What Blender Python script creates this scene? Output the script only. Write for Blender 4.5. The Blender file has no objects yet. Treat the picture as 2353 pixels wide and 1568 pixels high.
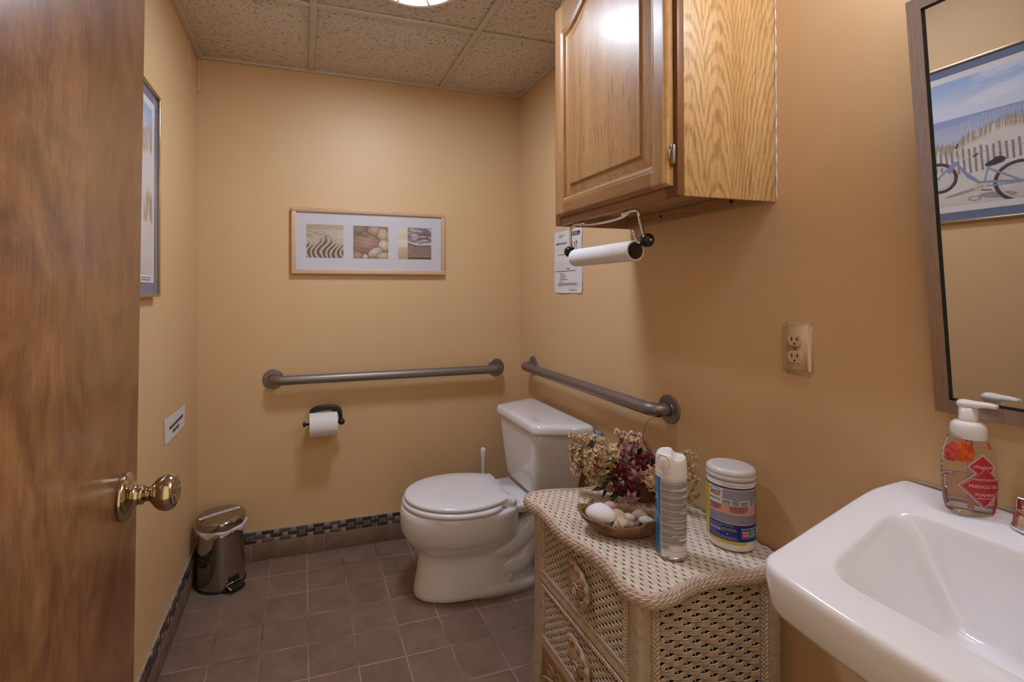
import bpy, bmesh, math, random
import numpy as np
from mathutils import Vector, Matrix
random.seed(7)
rng = np.random.default_rng(11)
S = bpy.context.scene
COL = S.collection
PI = math.pi

# ------------------------------------------------------------------ camera, world, exposure
CAM = (0.4357, -2.3183, 1.1895)
cd = bpy.data.cameras.new('camera'); cam = bpy.data.objects.new('camera', cd); COL.objects.link(cam)
S.camera = cam
_y, _p, _r = math.radians(17.3017), math.radians(0.3701), math.radians(-0.1549)
_rt = Vector((math.cos(_y), -math.sin(_y), 0)); _fw = Vector((math.sin(_y), math.cos(_y), 0)); _up = Vector((0, 0, 1))
_f2 = _fw*math.cos(_p) + _up*math.sin(_p); _u2 = _up*math.cos(_p) - _fw*math.sin(_p)
_r3 = _rt*math.cos(_r) + _u2*math.sin(_r); _u3 = _u2*math.cos(_r) - _rt*math.sin(_r)
cam.matrix_world = Matrix(((_r3.x, _u3.x, -_f2.x, CAM[0]), (_r3.y, _u3.y, -_f2.y, CAM[1]), (_r3.z, _u3.z, -_f2.z, CAM[2]), (0, 0, 0, 1)))
cd.sensor_width = 36; cd.sensor_fit = 'HORIZONTAL'; cd.lens = 36*1115.888/2353
cd.shift_x = (1176.5-1045.07)/2353; cd.shift_y = -(784-661.16)/2353
cd.clip_start = 0.02

S.view_settings.view_transform = 'Standard'; S.view_settings.look = 'None'
S.view_settings.gamma = 1; S.view_settings.use_curve_mapping = False
S.view_settings.exposure = 0.0
w = bpy.data.worlds.new('world'); S.world = w; w.use_nodes = True
w.node_tree.nodes['Background'].inputs[0].default_value = (1.0, 0.78, 0.50, 1)
w.node_tree.nodes['Background'].inputs[1].default_value = 1.0

W, H, YF = 1.5127, 2.19, -2.25      # room: x 0..W, y YF..0, z 0..H

def area(name, loc, rot, sx, sy, power, color, shape='RECTANGLE'):
    l = bpy.data.lights.new(name, 'AREA'); l.shape = shape; l.size = sx; l.size_y = sy
    l.energy = power; l.color = color
    o = bpy.data.objects.new(name, l); COL.objects.link(o); o.location = loc; o.rotation_euler = rot
    return o
LAMP_W, VAN_W = 8.3, 3.0
LIGHT = (.885, 1.02, 1.27)

# ------------------------------------------------------------------ helpers
class MB:
    def __init__(s): s.v = []; s.f = []; s.m = []; s.sm = []
    def add(s, vs, fs, m=0, smooth=True):
        b = len(s.v); s.v.extend([tuple(float(c) for c in q) for q in vs])
        for f in fs: s.f.append(tuple(b+i for i in f)); s.m.append(m); s.sm.append(smooth)
    def box(s, a, b, m=0):
        x0, y0, z0 = a; x1, y1, z1 = b
        vs = [(x0,y0,z0),(x1,y0,z0),(x1,y1,z0),(x0,y1,z0),(x0,y0,z1),(x1,y0,z1),(x1,y1,z1),(x0,y1,z1)]
        s.add(vs, [(0,3,2,1),(4,5,6,7),(0,1,5,4),(1,2,6,5),(2,3,7,6),(3,0,4,7)], m, False)
    def bbox(s, a, b, r=0.002, m=0):       # bevelled box
        bm = bmesh.new(); bmesh.ops.create_cube(bm, size=1)
        for v in bm.verts:
            v.co = Vector([a[i]+(v.co[i]+.5)*(b[i]-a[i]) for i in range(3)])
        bmesh.ops.bevel(bm, geom=list(bm.edges), offset=r, segments=2, affect='EDGES', profile=.5)
        s.frombm(bm, m, True)
    def frombm(s, bm, m=0, smooth=True):
        bm.verts.index_update(); s.add([v.co[:] for v in bm.verts], [[v.index for v in f.verts] for f in bm.faces], m, smooth); bm.free()
    def quad(s, a, b, c, d, m=0): s.add([a, b, c, d], [(0,1,2,3)], m, False)
    def rings(s, rings, closed=True, cap0=False, cap1=False, m=0, smooth=True):
        n = len(rings[0]); vs = [p for r in rings for p in r]; fs = []
        k = n if closed else n-1
        for i in range(len(rings)-1):
            for j in range(k):
                a = i*n+j; b = i*n+(j+1) % n
                fs.append((a, b, b+n, a+n))
        if cap0: fs.append(tuple(range(n-1, -1, -1)))
        if cap1: fs.append(tuple((len(rings)-1)*n+j for j in range(n)))
        s.add(vs, fs, m, smooth)
    def lathe(s, prof, c, axis=(0,0,1), seg=40, m=0, smooth=True, xs=1.0, ys=1.0, cap0=True, cap1=True):
        ax = Vector(axis).normalized(); t = Vector((1,0,0)) if abs(ax.x) < .9 else Vector((0,1,0))
        u = (t - ax*t.dot(ax)).normalized(); v = ax.cross(u); c = Vector(c)
        rs = []
        for r, z in prof:
            rs.append([c + ax*z + u*(r*xs*math.cos(2*PI*i/seg)) + v*(r*ys*math.sin(2*PI*i/seg)) for i in range(seg)])
        s.rings(rs, True, cap0 and prof[0][0] > 1e-6, cap1 and prof[-1][0] > 1e-6, m, smooth)
    def tube(s, path, r, seg=8, m=0, caps=True, closed=False, flat=None):
        P = [Vector(p) for p in path]; n = len(P)
        rr = r if hasattr(r, '__len__') else [r]*n
        def tan(i):
            a = P[(i-1) % n] if closed else P[max(i-1, 0)]; b = P[(i+1) % n] if closed else P[min(i+1, n-1)]
            d = b-a; return d.normalized() if d.length > 1e-9 else Vector((0,0,1))
        t0 = tan(0); h = Vector((0,0,1)) if abs(t0.z) < .9 else Vector((1,0,0))
        u = (h - t0*h.dot(t0)).normalized(); rs = []
        for i in range(n):
            t = tan(i); u = (u - t*u.dot(t)).normalized(); v = t.cross(u)
            fu, fv = flat if flat else (1, 1)
            rs.append([P[i]+u*(rr[i]*fu*math.cos(2*PI*k/seg))+v*(rr[i]*fv*math.sin(2*PI*k/seg)) for k in range(seg)])
        if closed: rs.append(rs[0])
        s.rings(rs, True, caps and not closed, caps and not closed, m)
    def ball(s, c, r, m=0, seg=20, sc=(1,1,1)):
        k = seg//2
        prof = [(r*math.sin(PI*i/k), -r*math.cos(PI*i/k)) for i in range(k+1)]
        b = len(s.v); s.lathe(prof, (0,0,0), seg=seg, m=m)
        for i in range(b, len(s.v)):
            q = s.v[i]; s.v[i] = (q[0]*sc[0]+c[0], q[1]*sc[1]+c[1], q[2]*sc[2]+c[2])

def obj(name, mb, mats, parent=None, origin=None, label=None, auto=None):
    """one mesh object; geometry given in world coordinates"""
    if not isinstance(mats, (list, tuple)): mats = [mats]
    par_loc = WLOC.get(parent.name, Vector((0,0,0))) if parent else Vector((0,0,0))
    o0 = Vector(origin) if origin is not None else (par_loc if parent else Vector((0,0,0)))
    me = bpy.data.meshes.new(name)
    me.from_pydata([(v[0]-o0.x, v[1]-o0.y, v[2]-o0.z) for v in mb.v], [], mb.f)
    for m in mats: me.materials.append(m)
    me.polygons.foreach_set('material_index', mb.m)
    me.polygons.foreach_set('use_smooth', mb.sm)
    bm = bmesh.new(); bm.from_mesh(me); bmesh.ops.recalc_face_normals(bm, faces=bm.faces); bm.to_mesh(me); bm.free()
    if auto is not None:
        try: me.set_sharp_from_angle(angle=math.radians(auto))
        except Exception: pass
    me.update()
    o = bpy.data.objects.new(name, me); COL.objects.link(o)
    if parent: o.parent = parent
    o.location = o0 - par_loc
    WLOC[o.name] = o0
    if label: o['label'] = label
    return o
WLOC = {}
def thing(name, loc, label, cat, group=None):
    o = bpy.data.objects.new(name, None); COL.objects.link(o); o.location = loc; o.empty_display_size = .03
    WLOC[o.name] = Vector(loc); return tag(o, label, cat, group)
def tag(o, label, cat, group=None):
    o['label'] = label; o['category'] = cat
    if group: o['group'] = group
    return o
def struct(name, mb, mats, auto=None):
    o = obj(name, mb, mats, auto=auto); o['kind'] = 'structure'; return o

# ---- node materials
class NT:
    def __init__(s, name):
        s.mat = bpy.data.materials.new(name); s.mat.use_nodes = True; s.t = s.mat.node_tree
        s.b = s.t.nodes['Principled BSDF']
    def n(s, typ, **kw):
        x = s.t.nodes.new(typ)
        for k, v in kw.items(): setattr(x, k, v)
        return x
    def l(s, a, b): s.t.links.new(a, b)
    def inp(s, sock, v):
        if hasattr(v, 'is_linked') or isinstance(v, bpy.types.NodeSocket): s.l(v, sock)
        else: sock.default_value = v
    def math(s, op, a, b=None, c=None):
        x = s.n('ShaderNodeMath', operation=op); s.inp(x.inputs[0], a)
        if b is not None: s.inp(x.inputs[1], b)
        if c is not None: s.inp(x.inputs[2], c)
        return x.outputs[0]
    def co(s, kind='Object'): return s.n('ShaderNodeTexCoord').outputs[kind]
    def gen(s):
        g = s.n('ShaderNodeNewGeometry'); return g.outputs['Position']
    def mapping(s, vec, scale=(1,1,1), loc=(0,0,0), rot=(0,0,0)):
        m = s.n('ShaderNodeMapping'); s.l(vec, m.inputs[0]); m.inputs['Scale'].default_value = scale
        m.inputs['Location'].default_value = loc; m.inputs['Rotation'].default_value = rot; return m.outputs[0]
    def noise(s, vec, scale, detail=3, rough=.5, dist=0):
        x = s.n('ShaderNodeTexNoise'); s.l(vec, x.inputs['Vector']); x.inputs['Scale'].default_value = scale
        x.inputs['Detail'].default_value = detail; x.inputs['Roughness'].default_value = rough; x.inputs['Distortion'].default_value = dist
        return x.outputs['Fac']
    def xyz(s, vec):
        x = s.n('ShaderNodeSeparateXYZ'); s.l(vec, x.inputs[0]); return x.outputs
    def ramp(s, fac, stops, interp='LINEAR'):
        x = s.n('ShaderNodeValToRGB'); s.l(fac, x.inputs[0]); cr = x.color_ramp; cr.interpolation = interp
        while len(cr.elements) < len(stops): cr.elements.new(.5)
        for e, (p, c) in zip(cr.elements, stops): e.position = p; e.color = (*c, 1) if len(c) == 3 else c
        return x.outputs[0]
    def mix(s, fac, a, b, mode='MIX'):
        x = s.n('ShaderNodeMix', data_type='RGBA', blend_type=mode); s.inp(x.inputs[0], fac)
        s.inp(x.inputs[6], (*a, 1) if isinstance(a, tuple) and len(a) == 3 else a)
        s.inp(x.inputs[7], (*b, 1) if isinstance(b, tuple) and len(b) == 3 else b); return x.outputs[2]
    def bump(s, h, strength=.2, dist=.001):
        x = s.n('ShaderNodeBump'); s.l(h, x.inputs['Height']); x.inputs['Strength'].default_value = strength
        x.inputs['Distance'].default_value = dist; s.l(x.outputs[0], s.b.inputs['Normal'])
    def set(s, col=None, rough=.5, metal=0, coat=0, spec=None, coatr=.05):
        if col is not None: s.inp(s.b.inputs['Base Color'], (*col, 1) if isinstance(col, tuple) and len(col) == 3 else col)
        s.inp(s.b.inputs['Roughness'], rough); s.b.inputs['Metallic'].default_value = metal
        s.b.inputs['Coat Weight'].default_value = coat; s.b.inputs['Coat Roughness'].default_value = coatr
        if spec is not None: s.b.inputs['Specular IOR Level'].default_value = spec
        return s.mat
def M(name, col, rough=.5, metal=0, coat=0, spec=None, nz=0.04, sc=40):
    """simple material with a slight procedural colour variation"""
    t = NT(name); c = t.co(); f = t.noise(c, sc, 3)
    a = tuple(max(0, x*(1-nz)) for x in col); b = tuple(min(1, x*(1+nz)) for x in col)
    return t.set(t.ramp(f, [(.3, a), (.7, b)]), rough, metal, coat, spec)

def wall_paint():
    t = NT('tan_wall_paint'); p = t.gen()
    f = t.noise(p, 2.2, 4, .6); f2 = t.noise(p, 14, 3)
    c = t.ramp(f, [(.3, (.68, .455, .240)), (.7, (.72, .485, .260))])
    c2 = t.mix(t.math('MULTIPLY', f2, .12), c, (.74, .52, .30))
    t.bump(t.noise(p, 260, 3, .6), .12, .0010)
    return t.set(c2, .46, spec=.4)
def floor_mat():
    t = NT('floor_tile'); p = t.gen(); x, y, z = t.xyz(p)
    P = .1517; wob = t.math('MULTIPLY', t.math('SUBTRACT', t.noise(p, 9, 2), .5), .004)
    def line(v, off):
        q = t.math('DIVIDE', t.math('SUBTRACT', t.math('ADD', v, wob), off), P)
        fr = t.math('SUBTRACT', q, t.math('FLOOR', q)); d = t.math('MINIMUM', fr, t.math('SUBTRACT', 1, fr))
        return d, t.math('FLOOR', q)
    dx, ix = line(x, .1466); dy, iy = line(y, -.1469)
    d = t.math('MINIMUM', dx, dy)
    grout = t.math('SUBTRACT', 1, t.math('SMOOTH_MIN', t.math('MULTIPLY', t.math('MAXIMUM', t.math('SUBTRACT', d, .011), 0), 90), 1, .1))
    cv = t.n('ShaderNodeCombineXYZ'); t.l(ix, cv.inputs[0]); t.l(iy, cv.inputs[1])
    wn = t.n('ShaderNodeTexWhiteNoise'); t.l(cv.outputs[0], wn.inputs[0])
    off = t.n('ShaderNodeVectorMath', operation='MULTIPLY_ADD'); t.l(wn.outputs['Color'], off.inputs[0]); off.inputs[1].default_value = (3,3,3); t.l(p, off.inputs[2])
    a = t.noise(off.outputs[0], 9, 5, .62); b = t.noise(off.outputs[0], 40, 4, .6)
    f = t.math('ADD', t.math('MULTIPLY', a, .7), t.math('MULTIPLY', b, .3))
    c = t.ramp(f, [(.28, (.155, .098, .066)), (.5, (.215, .142, .100)), (.72, (.285, .195, .142))])
    c = t.mix(t.math('MULTIPLY', wn.outputs['Value'], .22), c, (.27, .15, .10))
    g = t.ramp(t.noise(p, 3.2, 3), [(.40, (.13, .085, .06)), (.58, (.36, .265, .20))])
    col = t.mix(grout, c, g)
    h = t.math('ADD', t.math('MULTIPLY', grout, -1.0), t.math('MULTIPLY', b, .18))
    t.bump(h, .5, .0016)
    return t.set(col, .5, spec=.4)
def stone(name, a, b, rough=.5, sc=18):
    t = NT(name); p = t.gen(); f = t.noise(p, sc, 5, .65)
    return t.set(t.ramp(f, [(.3, a), (.7, b)]), rough)
def ceiling_tile():
    t = NT('fissured_ceiling_tile'); p = t.gen()
    m = t.mapping(p, (1, .55, 1), rot=(0, 0, .6))
    v = t.n('ShaderNodeTexVoronoi'); t.l(m, v.inputs['Vector']); v.inputs['Scale'].default_value = 210; v.inputs['Randomness'].default_value = 1
    sz = t.noise(p, 75, 3, .7)
    hole = t.math('LESS_THAN', v.outputs['Distance'], t.math('MULTIPLY', t.math('MAXIMUM', t.math('SUBTRACT', sz, .405), 0), 2.3))
    f = t.noise(p, 300, 3, .7)
    c = t.ramp(f, [(.35, (.60, .54, .48)), (.65, (.71, .64, .57))])
    col = t.mix(t.math('MULTIPLY', hole, .85), c, (.25, .19, .145))
    t.bump(t.math('SUBTRACT', t.math('MULTIPLY', f, .25), hole), .5, .0015)
    return t.set(col, .9, spec=.1)
def oak(name, vert='Z', across='Y', base=((.30, .140, .050), (.42, .220, .085), (.51, .29, .125)), grain=(.15, .060, .022), cathedral=False, rough=.36, coat=.04, dens=1.0):
    t = NT(name); p = t.gen(); o = t.xyz(p); A = {'X': o[0], 'Y': o[1], 'Z': o[2]}
    cv = t.n('ShaderNodeCombineXYZ'); t.l(A[across], cv.inputs[0]); t.l(t.math('MULTIPLY', A[vert], .06), cv.inputs[1])
    other = [k for k in 'XYZ' if k not in (vert, across)][0]; t.l(A[other], cv.inputs[2]); s = cv.outputs[0]
    tone = t.noise(s, 14, 4, .6)
    fine = t.noise(s, 420*dens, 4, .7)
    pore = t.noise(s, 190*dens, 3, .6)
    c = t.ramp(tone, [(.3, base[0]), (.5, base[1]), (.72, base[2])])
    c = t.mix(t.math('MULTIPLY', t.ramp(fine, [(.5, (0,0,0)), (.72, (1,1,1))]), .35), c, grain)
    c = t.mix(t.math('MULTIPLY', t.ramp(pore, [(.57, (0,0,0)), (.66, (1,1,1))]), .5), c, grain)
    h = fine
    if cathedral:
        # two veneer leaves, each with nested arches that straighten towards its edges
        a0 = t.math('SUBTRACT', A[across], 1.2245)
        def leaf(cen, k):
            q = t.math('SUBTRACT', a0, cen)
            return t.math('MULTIPLY', t.math('MULTIPLY', q, q), k)
        l1 = leaf(.030, 60.0); l2 = leaf(.112, 75.0); l3 = leaf(.36, 16.0)
        para = t.math('MINIMUM', t.math('MINIMUM', l1, t.math('ADD', l2, .012)), t.math('ADD', l3, -.42))
        big = t.noise(p, 6, 3, .6); mid = t.noise(t.mapping(p, (1, 1, .35)), 60, 3, .6)
        f = t.math('ADD', A[vert], para); f = t.math('ADD', f, t.math('MULTIPLY', big, .16)); f = t.math('ADD', f, t.math('MULTIPLY', mid, .040))
        fr = t.math('FRACT', t.math('MULTIPLY', f, 17)); 
        band = t.ramp(fr, [(.0, (0,0,0)), (.38, (0,0,0)), (.66, (1,1,1)), (.86, (.8,.8,.8)), (.93, (0,0,0))])
        brk = t.ramp(t.noise(s, 300, 3, .7), [(.38, (.25,.25,.25)), (.6, (1,1,1))])
        c = t.mix(t.math('MULTIPLY', t.math('MULTIPLY', band, brk), .78), c, (.27, .125, .045))
    t.bump(h, .12, .0006)
    return t.set(c, rough, coat=coat, coatr=.12, spec=.36)
def birch_door():
    t = NT('varnished_birch_veneer'); p = t.gen(); x, y, z = t.xyz(p)
    cv = t.n('ShaderNodeCombineXYZ'); t.l(y, cv.inputs[0]); t.l(t.math('MULTIPLY', z, .62), cv.inputs[1]); s = cv.outputs[0]
    blot = t.noise(s, 7, 6, .66, 2.2); fine = t.noise(t.mapping(s, (1, .12, 1)), 300, 4, .7); mid = t.noise(t.mapping(s, (1, .35, 1)), 45, 4, .65, 1.2)
    f = t.math('ADD', t.math('MULTIPLY', blot, .55), t.math('ADD', t.math('MULTIPLY', mid, .22), t.math('MULTIPLY', fine, .23)))
    c = t.ramp(f, [(.34, (.120, .042, .013)), (.46, (.225, .092, .031)), (.56, (.345, .160, .060)), (.68, (.47, .25, .105))])
    seam = t.math('LESS_THAN', t.math('ABSOLUTE', t.math('ADD', y, 1.634)), .0012)
    right = t.math('GREATER_THAN', y, -1.634)
    c = t.mix(t.math('MULTIPLY', right, .30), c, (.21, .085, .028)); c = t.mix(t.math('MULTIPLY', seam, .5), c, (.10, .04, .015))
    t.bump(fine, .08, .0006)
    return t.set(c, .30, coat=.35, coatr=.2)
def brushed(name, col, rough=.35, axis=(1, 1, .03), k=.12, metal=1.0):
    t = NT(name); p = t.gen(); f = t.noise(t.mapping(p, axis), 300, 3, .6)
    t.bump(f, .08, .0004)
    a = tuple(q*(1-k) for q in col); b = tuple(min(1, q*(1+k)) for q in col)
    return t.set(t.ramp(f, [(.3, a), (.7, b)]), rough, metal)
def attr_mat(name, rough=.4, coat=0, attr='paint'):
    t = NT(name); a = t.n('ShaderNodeAttribute', attribute_name=attr)
    return t.set(a.outputs['Color'], rough, coat=coat)
def woodbowl():
    t = NT('carved_root_wood'); p = t.gen(); f = t.noise(t.mapping(p, (1, .5, 2)), 45, 5, .6, 1.2)
    return t.set(t.ramp(f, [(.3, (.085, .036, .012)), (.5, (.20, .095, .034)), (.72, (.31, .165, .068))]), .5)
def paper_towel():
    t = NT('embossed_paper'); p = t.gen(); w_ = t.n('ShaderNodeTexWave', wave_type='RINGS'); 
    v = t.n('ShaderNodeTexVoronoi'); t.l(t.mapping(p, (1, 1, 1)), v.inputs['Vector']); v.inputs['Scale'].default_value = 28
    r = t.math('SINE', t.math('MULTIPLY', v.outputs['Distance'], 85)); t.bump(r, .28, .0010)
    return t.set((.83, .81, .80), .9, spec=.1)

m_wall = wall_paint(); m_floor = floor_mat(); m_ceil = ceiling_tile()
m_grid = M('ceiling_grid_enamel', (.60, .53, .45), .5)
m_porc = M('white_porcelain', (.80, .785, .80), .12, coat=.5, nz=.01, sc=3)
m_porc2 = M('sink_porcelain', (.90, .88, .90), .14, coat=.5, nz=.01, sc=3)
m_seat = M('white_plastic_seat', (.82, .80, .83), .22, nz=.01)
m_white = M('white_plastic', (.84, .81, .79), .3, nz=.015)
m_oakV = oak('oak_vertical'); m_oakH = oak('oak_horizontal', 'Y', 'Z', dens=1.0, grain=(.16, .065, .022), base=((.22, .095, .034), (.31, .15, .056), (.39, .205, .08)))
m_oakS = oak('oak_cathedral_veneer', 'Z', 'X', base=((.50, .285, .10), (.60, .37, .15), (.66, .43, .19)), cathedral=True, rough=.4, coat=.1)
m_oakD = oak('oak_dark_edge', base=((.13, .050, .016), (.19, .080, .027), (.25, .115, .042)))
m_oakE = M('golden_oak_edge', (.60, .33, .11), .28, coat=.6, nz=.12, sc=60)
m_under = oak('plain_oak_ply', 'Y', 'X', base=((.36, .20, .09), (.44, .26, .12), (.50, .30, .15)), rough=.6, coat=0)
m_door = birch_door()
m_brass = brushed('polished_brass', (.53, .455, .33), .10, (1, 1, 1), .03)
m_chrome = brushed('chrome', (.80, .80, .82), .06, (1, 1, 1), .02)
m_steel = brushed('mirror_polished_steel', (.42, .38, .35), .10, (1, 1, .05), .04)
m_bar = brushed('pewter_bar_metal', (.27, .235, .215), .42, (1, 1, 1), .1, .75)
m_frame = brushed('brushed_nickel_frame', (.50, .405, .345), .36, (1, 1, .04), .12)
m_hinge = brushed('antique_hinge_metal', (.30, .25, .22), .4, (1, 1, 1), .1)
m_black = M('black_gloss', (.012, .010, .010), .18, nz=.1)
m_iron = M('black_iron', (.018, .014, .012), .5, nz=.3, sc=200)
m_rubber = M('black_plastic', (.015, .013, .012), .45, nz=.1)
m_dark = M('dark_void', (.01, .008, .006), .9)
m_gasket = M('dark_gasket', (.015, .02, .016), .4)
m_paper = M('white_paper', (.74, .70, .69), .85, nz=.02)
m_ink = M('dark_ink', (.06, .05, .05), .8)
m_inkb = M('brown_ink', (.10, .075, .055), .8)
m_towel = paper_towel()
m_tissue = M('toilet_tissue', (.80, .77, .78), .95, nz=.02)
m_card = M('cardboard_core', (.10, .07, .05), .9)
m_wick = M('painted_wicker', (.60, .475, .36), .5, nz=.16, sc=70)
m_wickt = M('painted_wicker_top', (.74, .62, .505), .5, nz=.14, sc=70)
m_wickb = M('painted_wicker_braid', (.60, .455, .36), .5, nz=.16, sc=60)
m_liner = M('painted_shade_liner', (.05, .032, .02), .9)  # near-black brown paints interior shade, so gaps in the wicker read dark
m_plate = M('painted_outlet_plate', (.62, .41, .21), .5, nz=.02)
m_recept = M('ivory_receptacle', (.70, .50, .30), .3, nz=.02)
m_maple = oak('light_maple', 'X', 'Z', base=((.60, .38, .22), (.68, .46, .28), (.74, .52, .34)), grain=(.5, .30, .17), rough=.4, coat=.1)
m_maplev = oak('light_maple_upright', 'Z', 'X', base=((.60, .38, .22), (.68, .46, .28), (.74, .52, .34)), grain=(.5, .30, .17), rough=.4, coat=.1)
m_mat = M('frosted_mat', (.60, .58, .62), .3, nz=.01)
m_gold = brushed('gilt_metal_frame', (.70, .58, .40), .25, (1, 1, 1), .05)
m_silver = brushed('silver_metal_frame', (.72, .68, .60), .2, (1, 1, 1), .05)
m_bluemat = M('blue_mat_board', (.125, .155, .25), .7, coat=.7, nz=.03)
m_whmat = M('white_mat_board', (.66, .62, .64), .7, coat=.6, nz=.02)
m_paint = attr_mat('printed_colour', .45); m_paintg = attr_mat('glazed_print', .35, .3)
m_caulk = M('old_caulk', (.42, .38, .35), .7, nz=.2)
m_mirror = NT('silvered_glass').set((.86, .86, .83), 0.0, 1.0)

# ------------------------------------------------------------------ lettering
def text_mesh(s, size=1.0, bold=0.0, align='CENTER', shear=0.0, spacing=1.0):
    c = bpy.data.curves.new('t', 'FONT'); c.body = s; c.size = size; c.align_x = align; c.align_y = 'CENTER'
    c.offset = bold; c.shear = shear; c.space_character = spacing; c.resolution_u = 3
    o = bpy.data.objects.new('t', c); COL.objects.link(o); dg = bpy.context.evaluated_depsgraph_get(); dg.update()
    me = bpy.data.meshes.new_from_object(o.evaluated_get(dg)); 
    vs = [v.co[:2] for v in me.vertices]; fs = [tuple(p.vertices) for p in me.polygons]
    bpy.data.objects.remove(o); bpy.data.curves.remove(c); bpy.data.meshes.remove(me)
    return vs, fs
def put_text(mb, s, size, fn, at=(0, 0), m=0, **kw):
    vs, fs = text_mesh(s, size, **kw)
    mb.add([fn(x+at[0], y+at[1]) for x, y in vs], fs, m, False)
def put_lines(mb, fn, x0, x1, y, h, m=0, word=(1.6, 5), gap=.8, end=None):
    """a line of print too small to read: word-shaped strokes"""
    x = x0; e = x1 if end is None else end
    while x < e-h:
        wl = min(random.uniform(*word)*h, e-x); n = max(1, int(wl/ (h*2)))
        for i in range(n):
            a = x+wl*i/n; b = x+wl*(i+1)/n; vs = [fn(a, y-h/2), fn(b, y-h/2), fn(b, y+h/2), fn(a, y+h/2)]
            mb.add(vs, [(0,1,2,3)], m, False)
        x += wl+gap*h
def put_rect(mb, fn, x0, x1, y0, y1, m=0, nx=1, ny=1):
    vs = [fn(x0+(x1-x0)*i/nx, y0+(y1-y0)*j/ny) for j in range(ny+1) for i in range(nx+1)]
    fs = [(j*(nx+1)+i, j*(nx+1)+i+1, (j+1)*(nx+1)+i+1, (j+1)*(nx+1)+i) for j in range(ny) for i in range(nx)]
    mb.add(vs, fs, m, True)
def picture(name, fn, wd, ht, nx, ny, color, parent, mat):
    """a printed picture: a fine grid whose vertices carry the print's own colours. fn(x,y)->world, color(u,v)->rgb linear arrays"""
    us = np.linspace(0, 1, nx+1); vs_ = np.linspace(0, 1, ny+1); U, V = np.meshgrid(us, vs_)
    col = color(U, V)
    mb = MB(); mb.add([fn(u*wd, v*ht) for v in vs_ for u in us], [(j*(nx+1)+i, j*(nx+1)+i+1, (j+1)*(nx+1)+i+1, (j+1)*(nx+1)+i) for j in range(ny) for i in range(nx)], 0, True)
    o = obj(name, mb, mat, parent)
    a = o.data.color_attributes.new('paint', 'FLOAT_COLOR', 'POINT')
    c4 = np.ones((len(o.data.vertices), 4), dtype=np.float32); c4[:, :3] = np.clip(col.reshape(-1, 3), 0, 1)
    a.data.foreach_set('color', c4.ravel()); return o
def vnoise(U, V, sx, sy, seed=0, oct=3):
    r = np.random.default_rng(seed); out = np.zeros_like(U); amp = 1; tot = 0
    for k in range(oct):
        g = r.random((64, 64)); x = U*sx*2**k; y = V*sy*2**k
        xi = np.floor(x).astype(int); yi = np.floor(y).astype(int); fx = x-xi; fy = y-yi
        fx = fx*fx*(3-2*fx); fy = fy*fy*(3-2*fy)
        q = lambda a, b: g[b % 64, a % 64]
        out += amp*((q(xi, yi)*(1-fx)+q(xi+1, yi)*fx)*(1-fy)+(q(xi, yi+1)*(1-fx)+q(xi+1, yi+1)*fx)*fy); tot += amp; amp *= .5
    return out/tot
def lerp(a, b, t):
    a = np.array(a, float); b = np.array(b, float); t = np.clip(t, 0, 1)[..., None]; return a*(1-t)+b*t
def over(base, colr, mask):
    return base*(1-np.clip(mask, 0, 1)[..., None]) + np.array(colr, float)*np.clip(mask, 0, 1)[..., None]
def ss(a, b, x):
    t = np.clip((x-a)/(b-a), 0, 1); return t*t*(3-2*t)

# ------------------------------------------------------------------ the room
T = .12
mb = MB(); mb.box((-T, YF-T-1.0, -.06), (W+T, T, 0)); struct('floor', mb, m_floor)
mb = MB(); mb.box((-T, 0, 0), (W+T, T, H+.12)); struct('wall_back', mb, m_wall)
mb = MB(); mb.box((-T, YF, 0), (0, 0, H+.12)); struct('wall_left', mb, m_wall)
mb = MB(); mb.box((W, YF, 0), (W+T, 0, H+.12)); struct('wall_right', mb, m_wall)
DX0, DX1, DH = .135, .935, 2.03
mb = MB(); mb.box((-T, YF-T, 0), (DX0, YF, H+.12)); mb.box((DX1, YF-T, 0), (W+T, YF, H+.12)); mb.box((DX0, YF-T, DH), (DX1, YF, H+.12))
struct('wall_front', mb, m_wall)
mb = MB()
for a, b in (((DX0-.06, YF, 0), (DX0-.001, YF+.014, DH+.06)), ((DX1+.001, YF, 0), (DX1+.06, YF+.014, DH+.06)), ((DX0-.06, YF, DH+.001), (DX1+.06, YF+.014, DH+.06))):
    mb.bbox(a, b, .003)
struct('trim_1', mb, m_oakV)
# ceiling: slab above, grid below it, each panel its own
mb = MB(); mb.box((-T, YF-T, H+.03), (W+T, T, H+.12))
ceiling = struct('ceiling', mb, m_grid)
BX, BY = [.47, 1.083], [-.5511, -1.1607, -1.7703]
mb = MB(); g = .012
for x in BX: mb.bbox((x-g, YF, H), (x+g, 0, H+.006), .001)
for y in BY:
    xs = [0]+BX+[W]
    for a, b in zip(xs[:-1], xs[1:]): mb.bbox((a+(g if a else 0), y-g, H+.0005), (b-(g if b != W else 0), y+g, H+.006), .001)
for a, b in (((0, -.022, H-.0005), (W, 0, H+.02)), ((0, YF, H-.0005), (.022, -.022, H+.02)), ((W-.022, YF, H-.0005), (W, -.022, H+.02)), ((.022, YF, H-.0005), (W-.022, YF+.022, H+.02))):
    mb.bbox(a, b, .001)
obj('ceiling_grid', mb, m_grid, ceiling)
xs = [.0]+BX+[W]; ys = [0]+BY+[YF]
for i in range(3):
    for j in range(4):
        mb = MB(); x0, x1, y1, y0 = xs[i]+.004, xs[i+1]-.004, ys[j]-.004, ys[j+1]+.004
        if i == 2 and j == 0: x1 -= .016; y1 -= .016
        mb.bbox((x0, y0, H+.0065), (x1, y1, H+.022), .002); obj('ceiling_panel', mb, m_ceil, ceiling)
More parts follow.
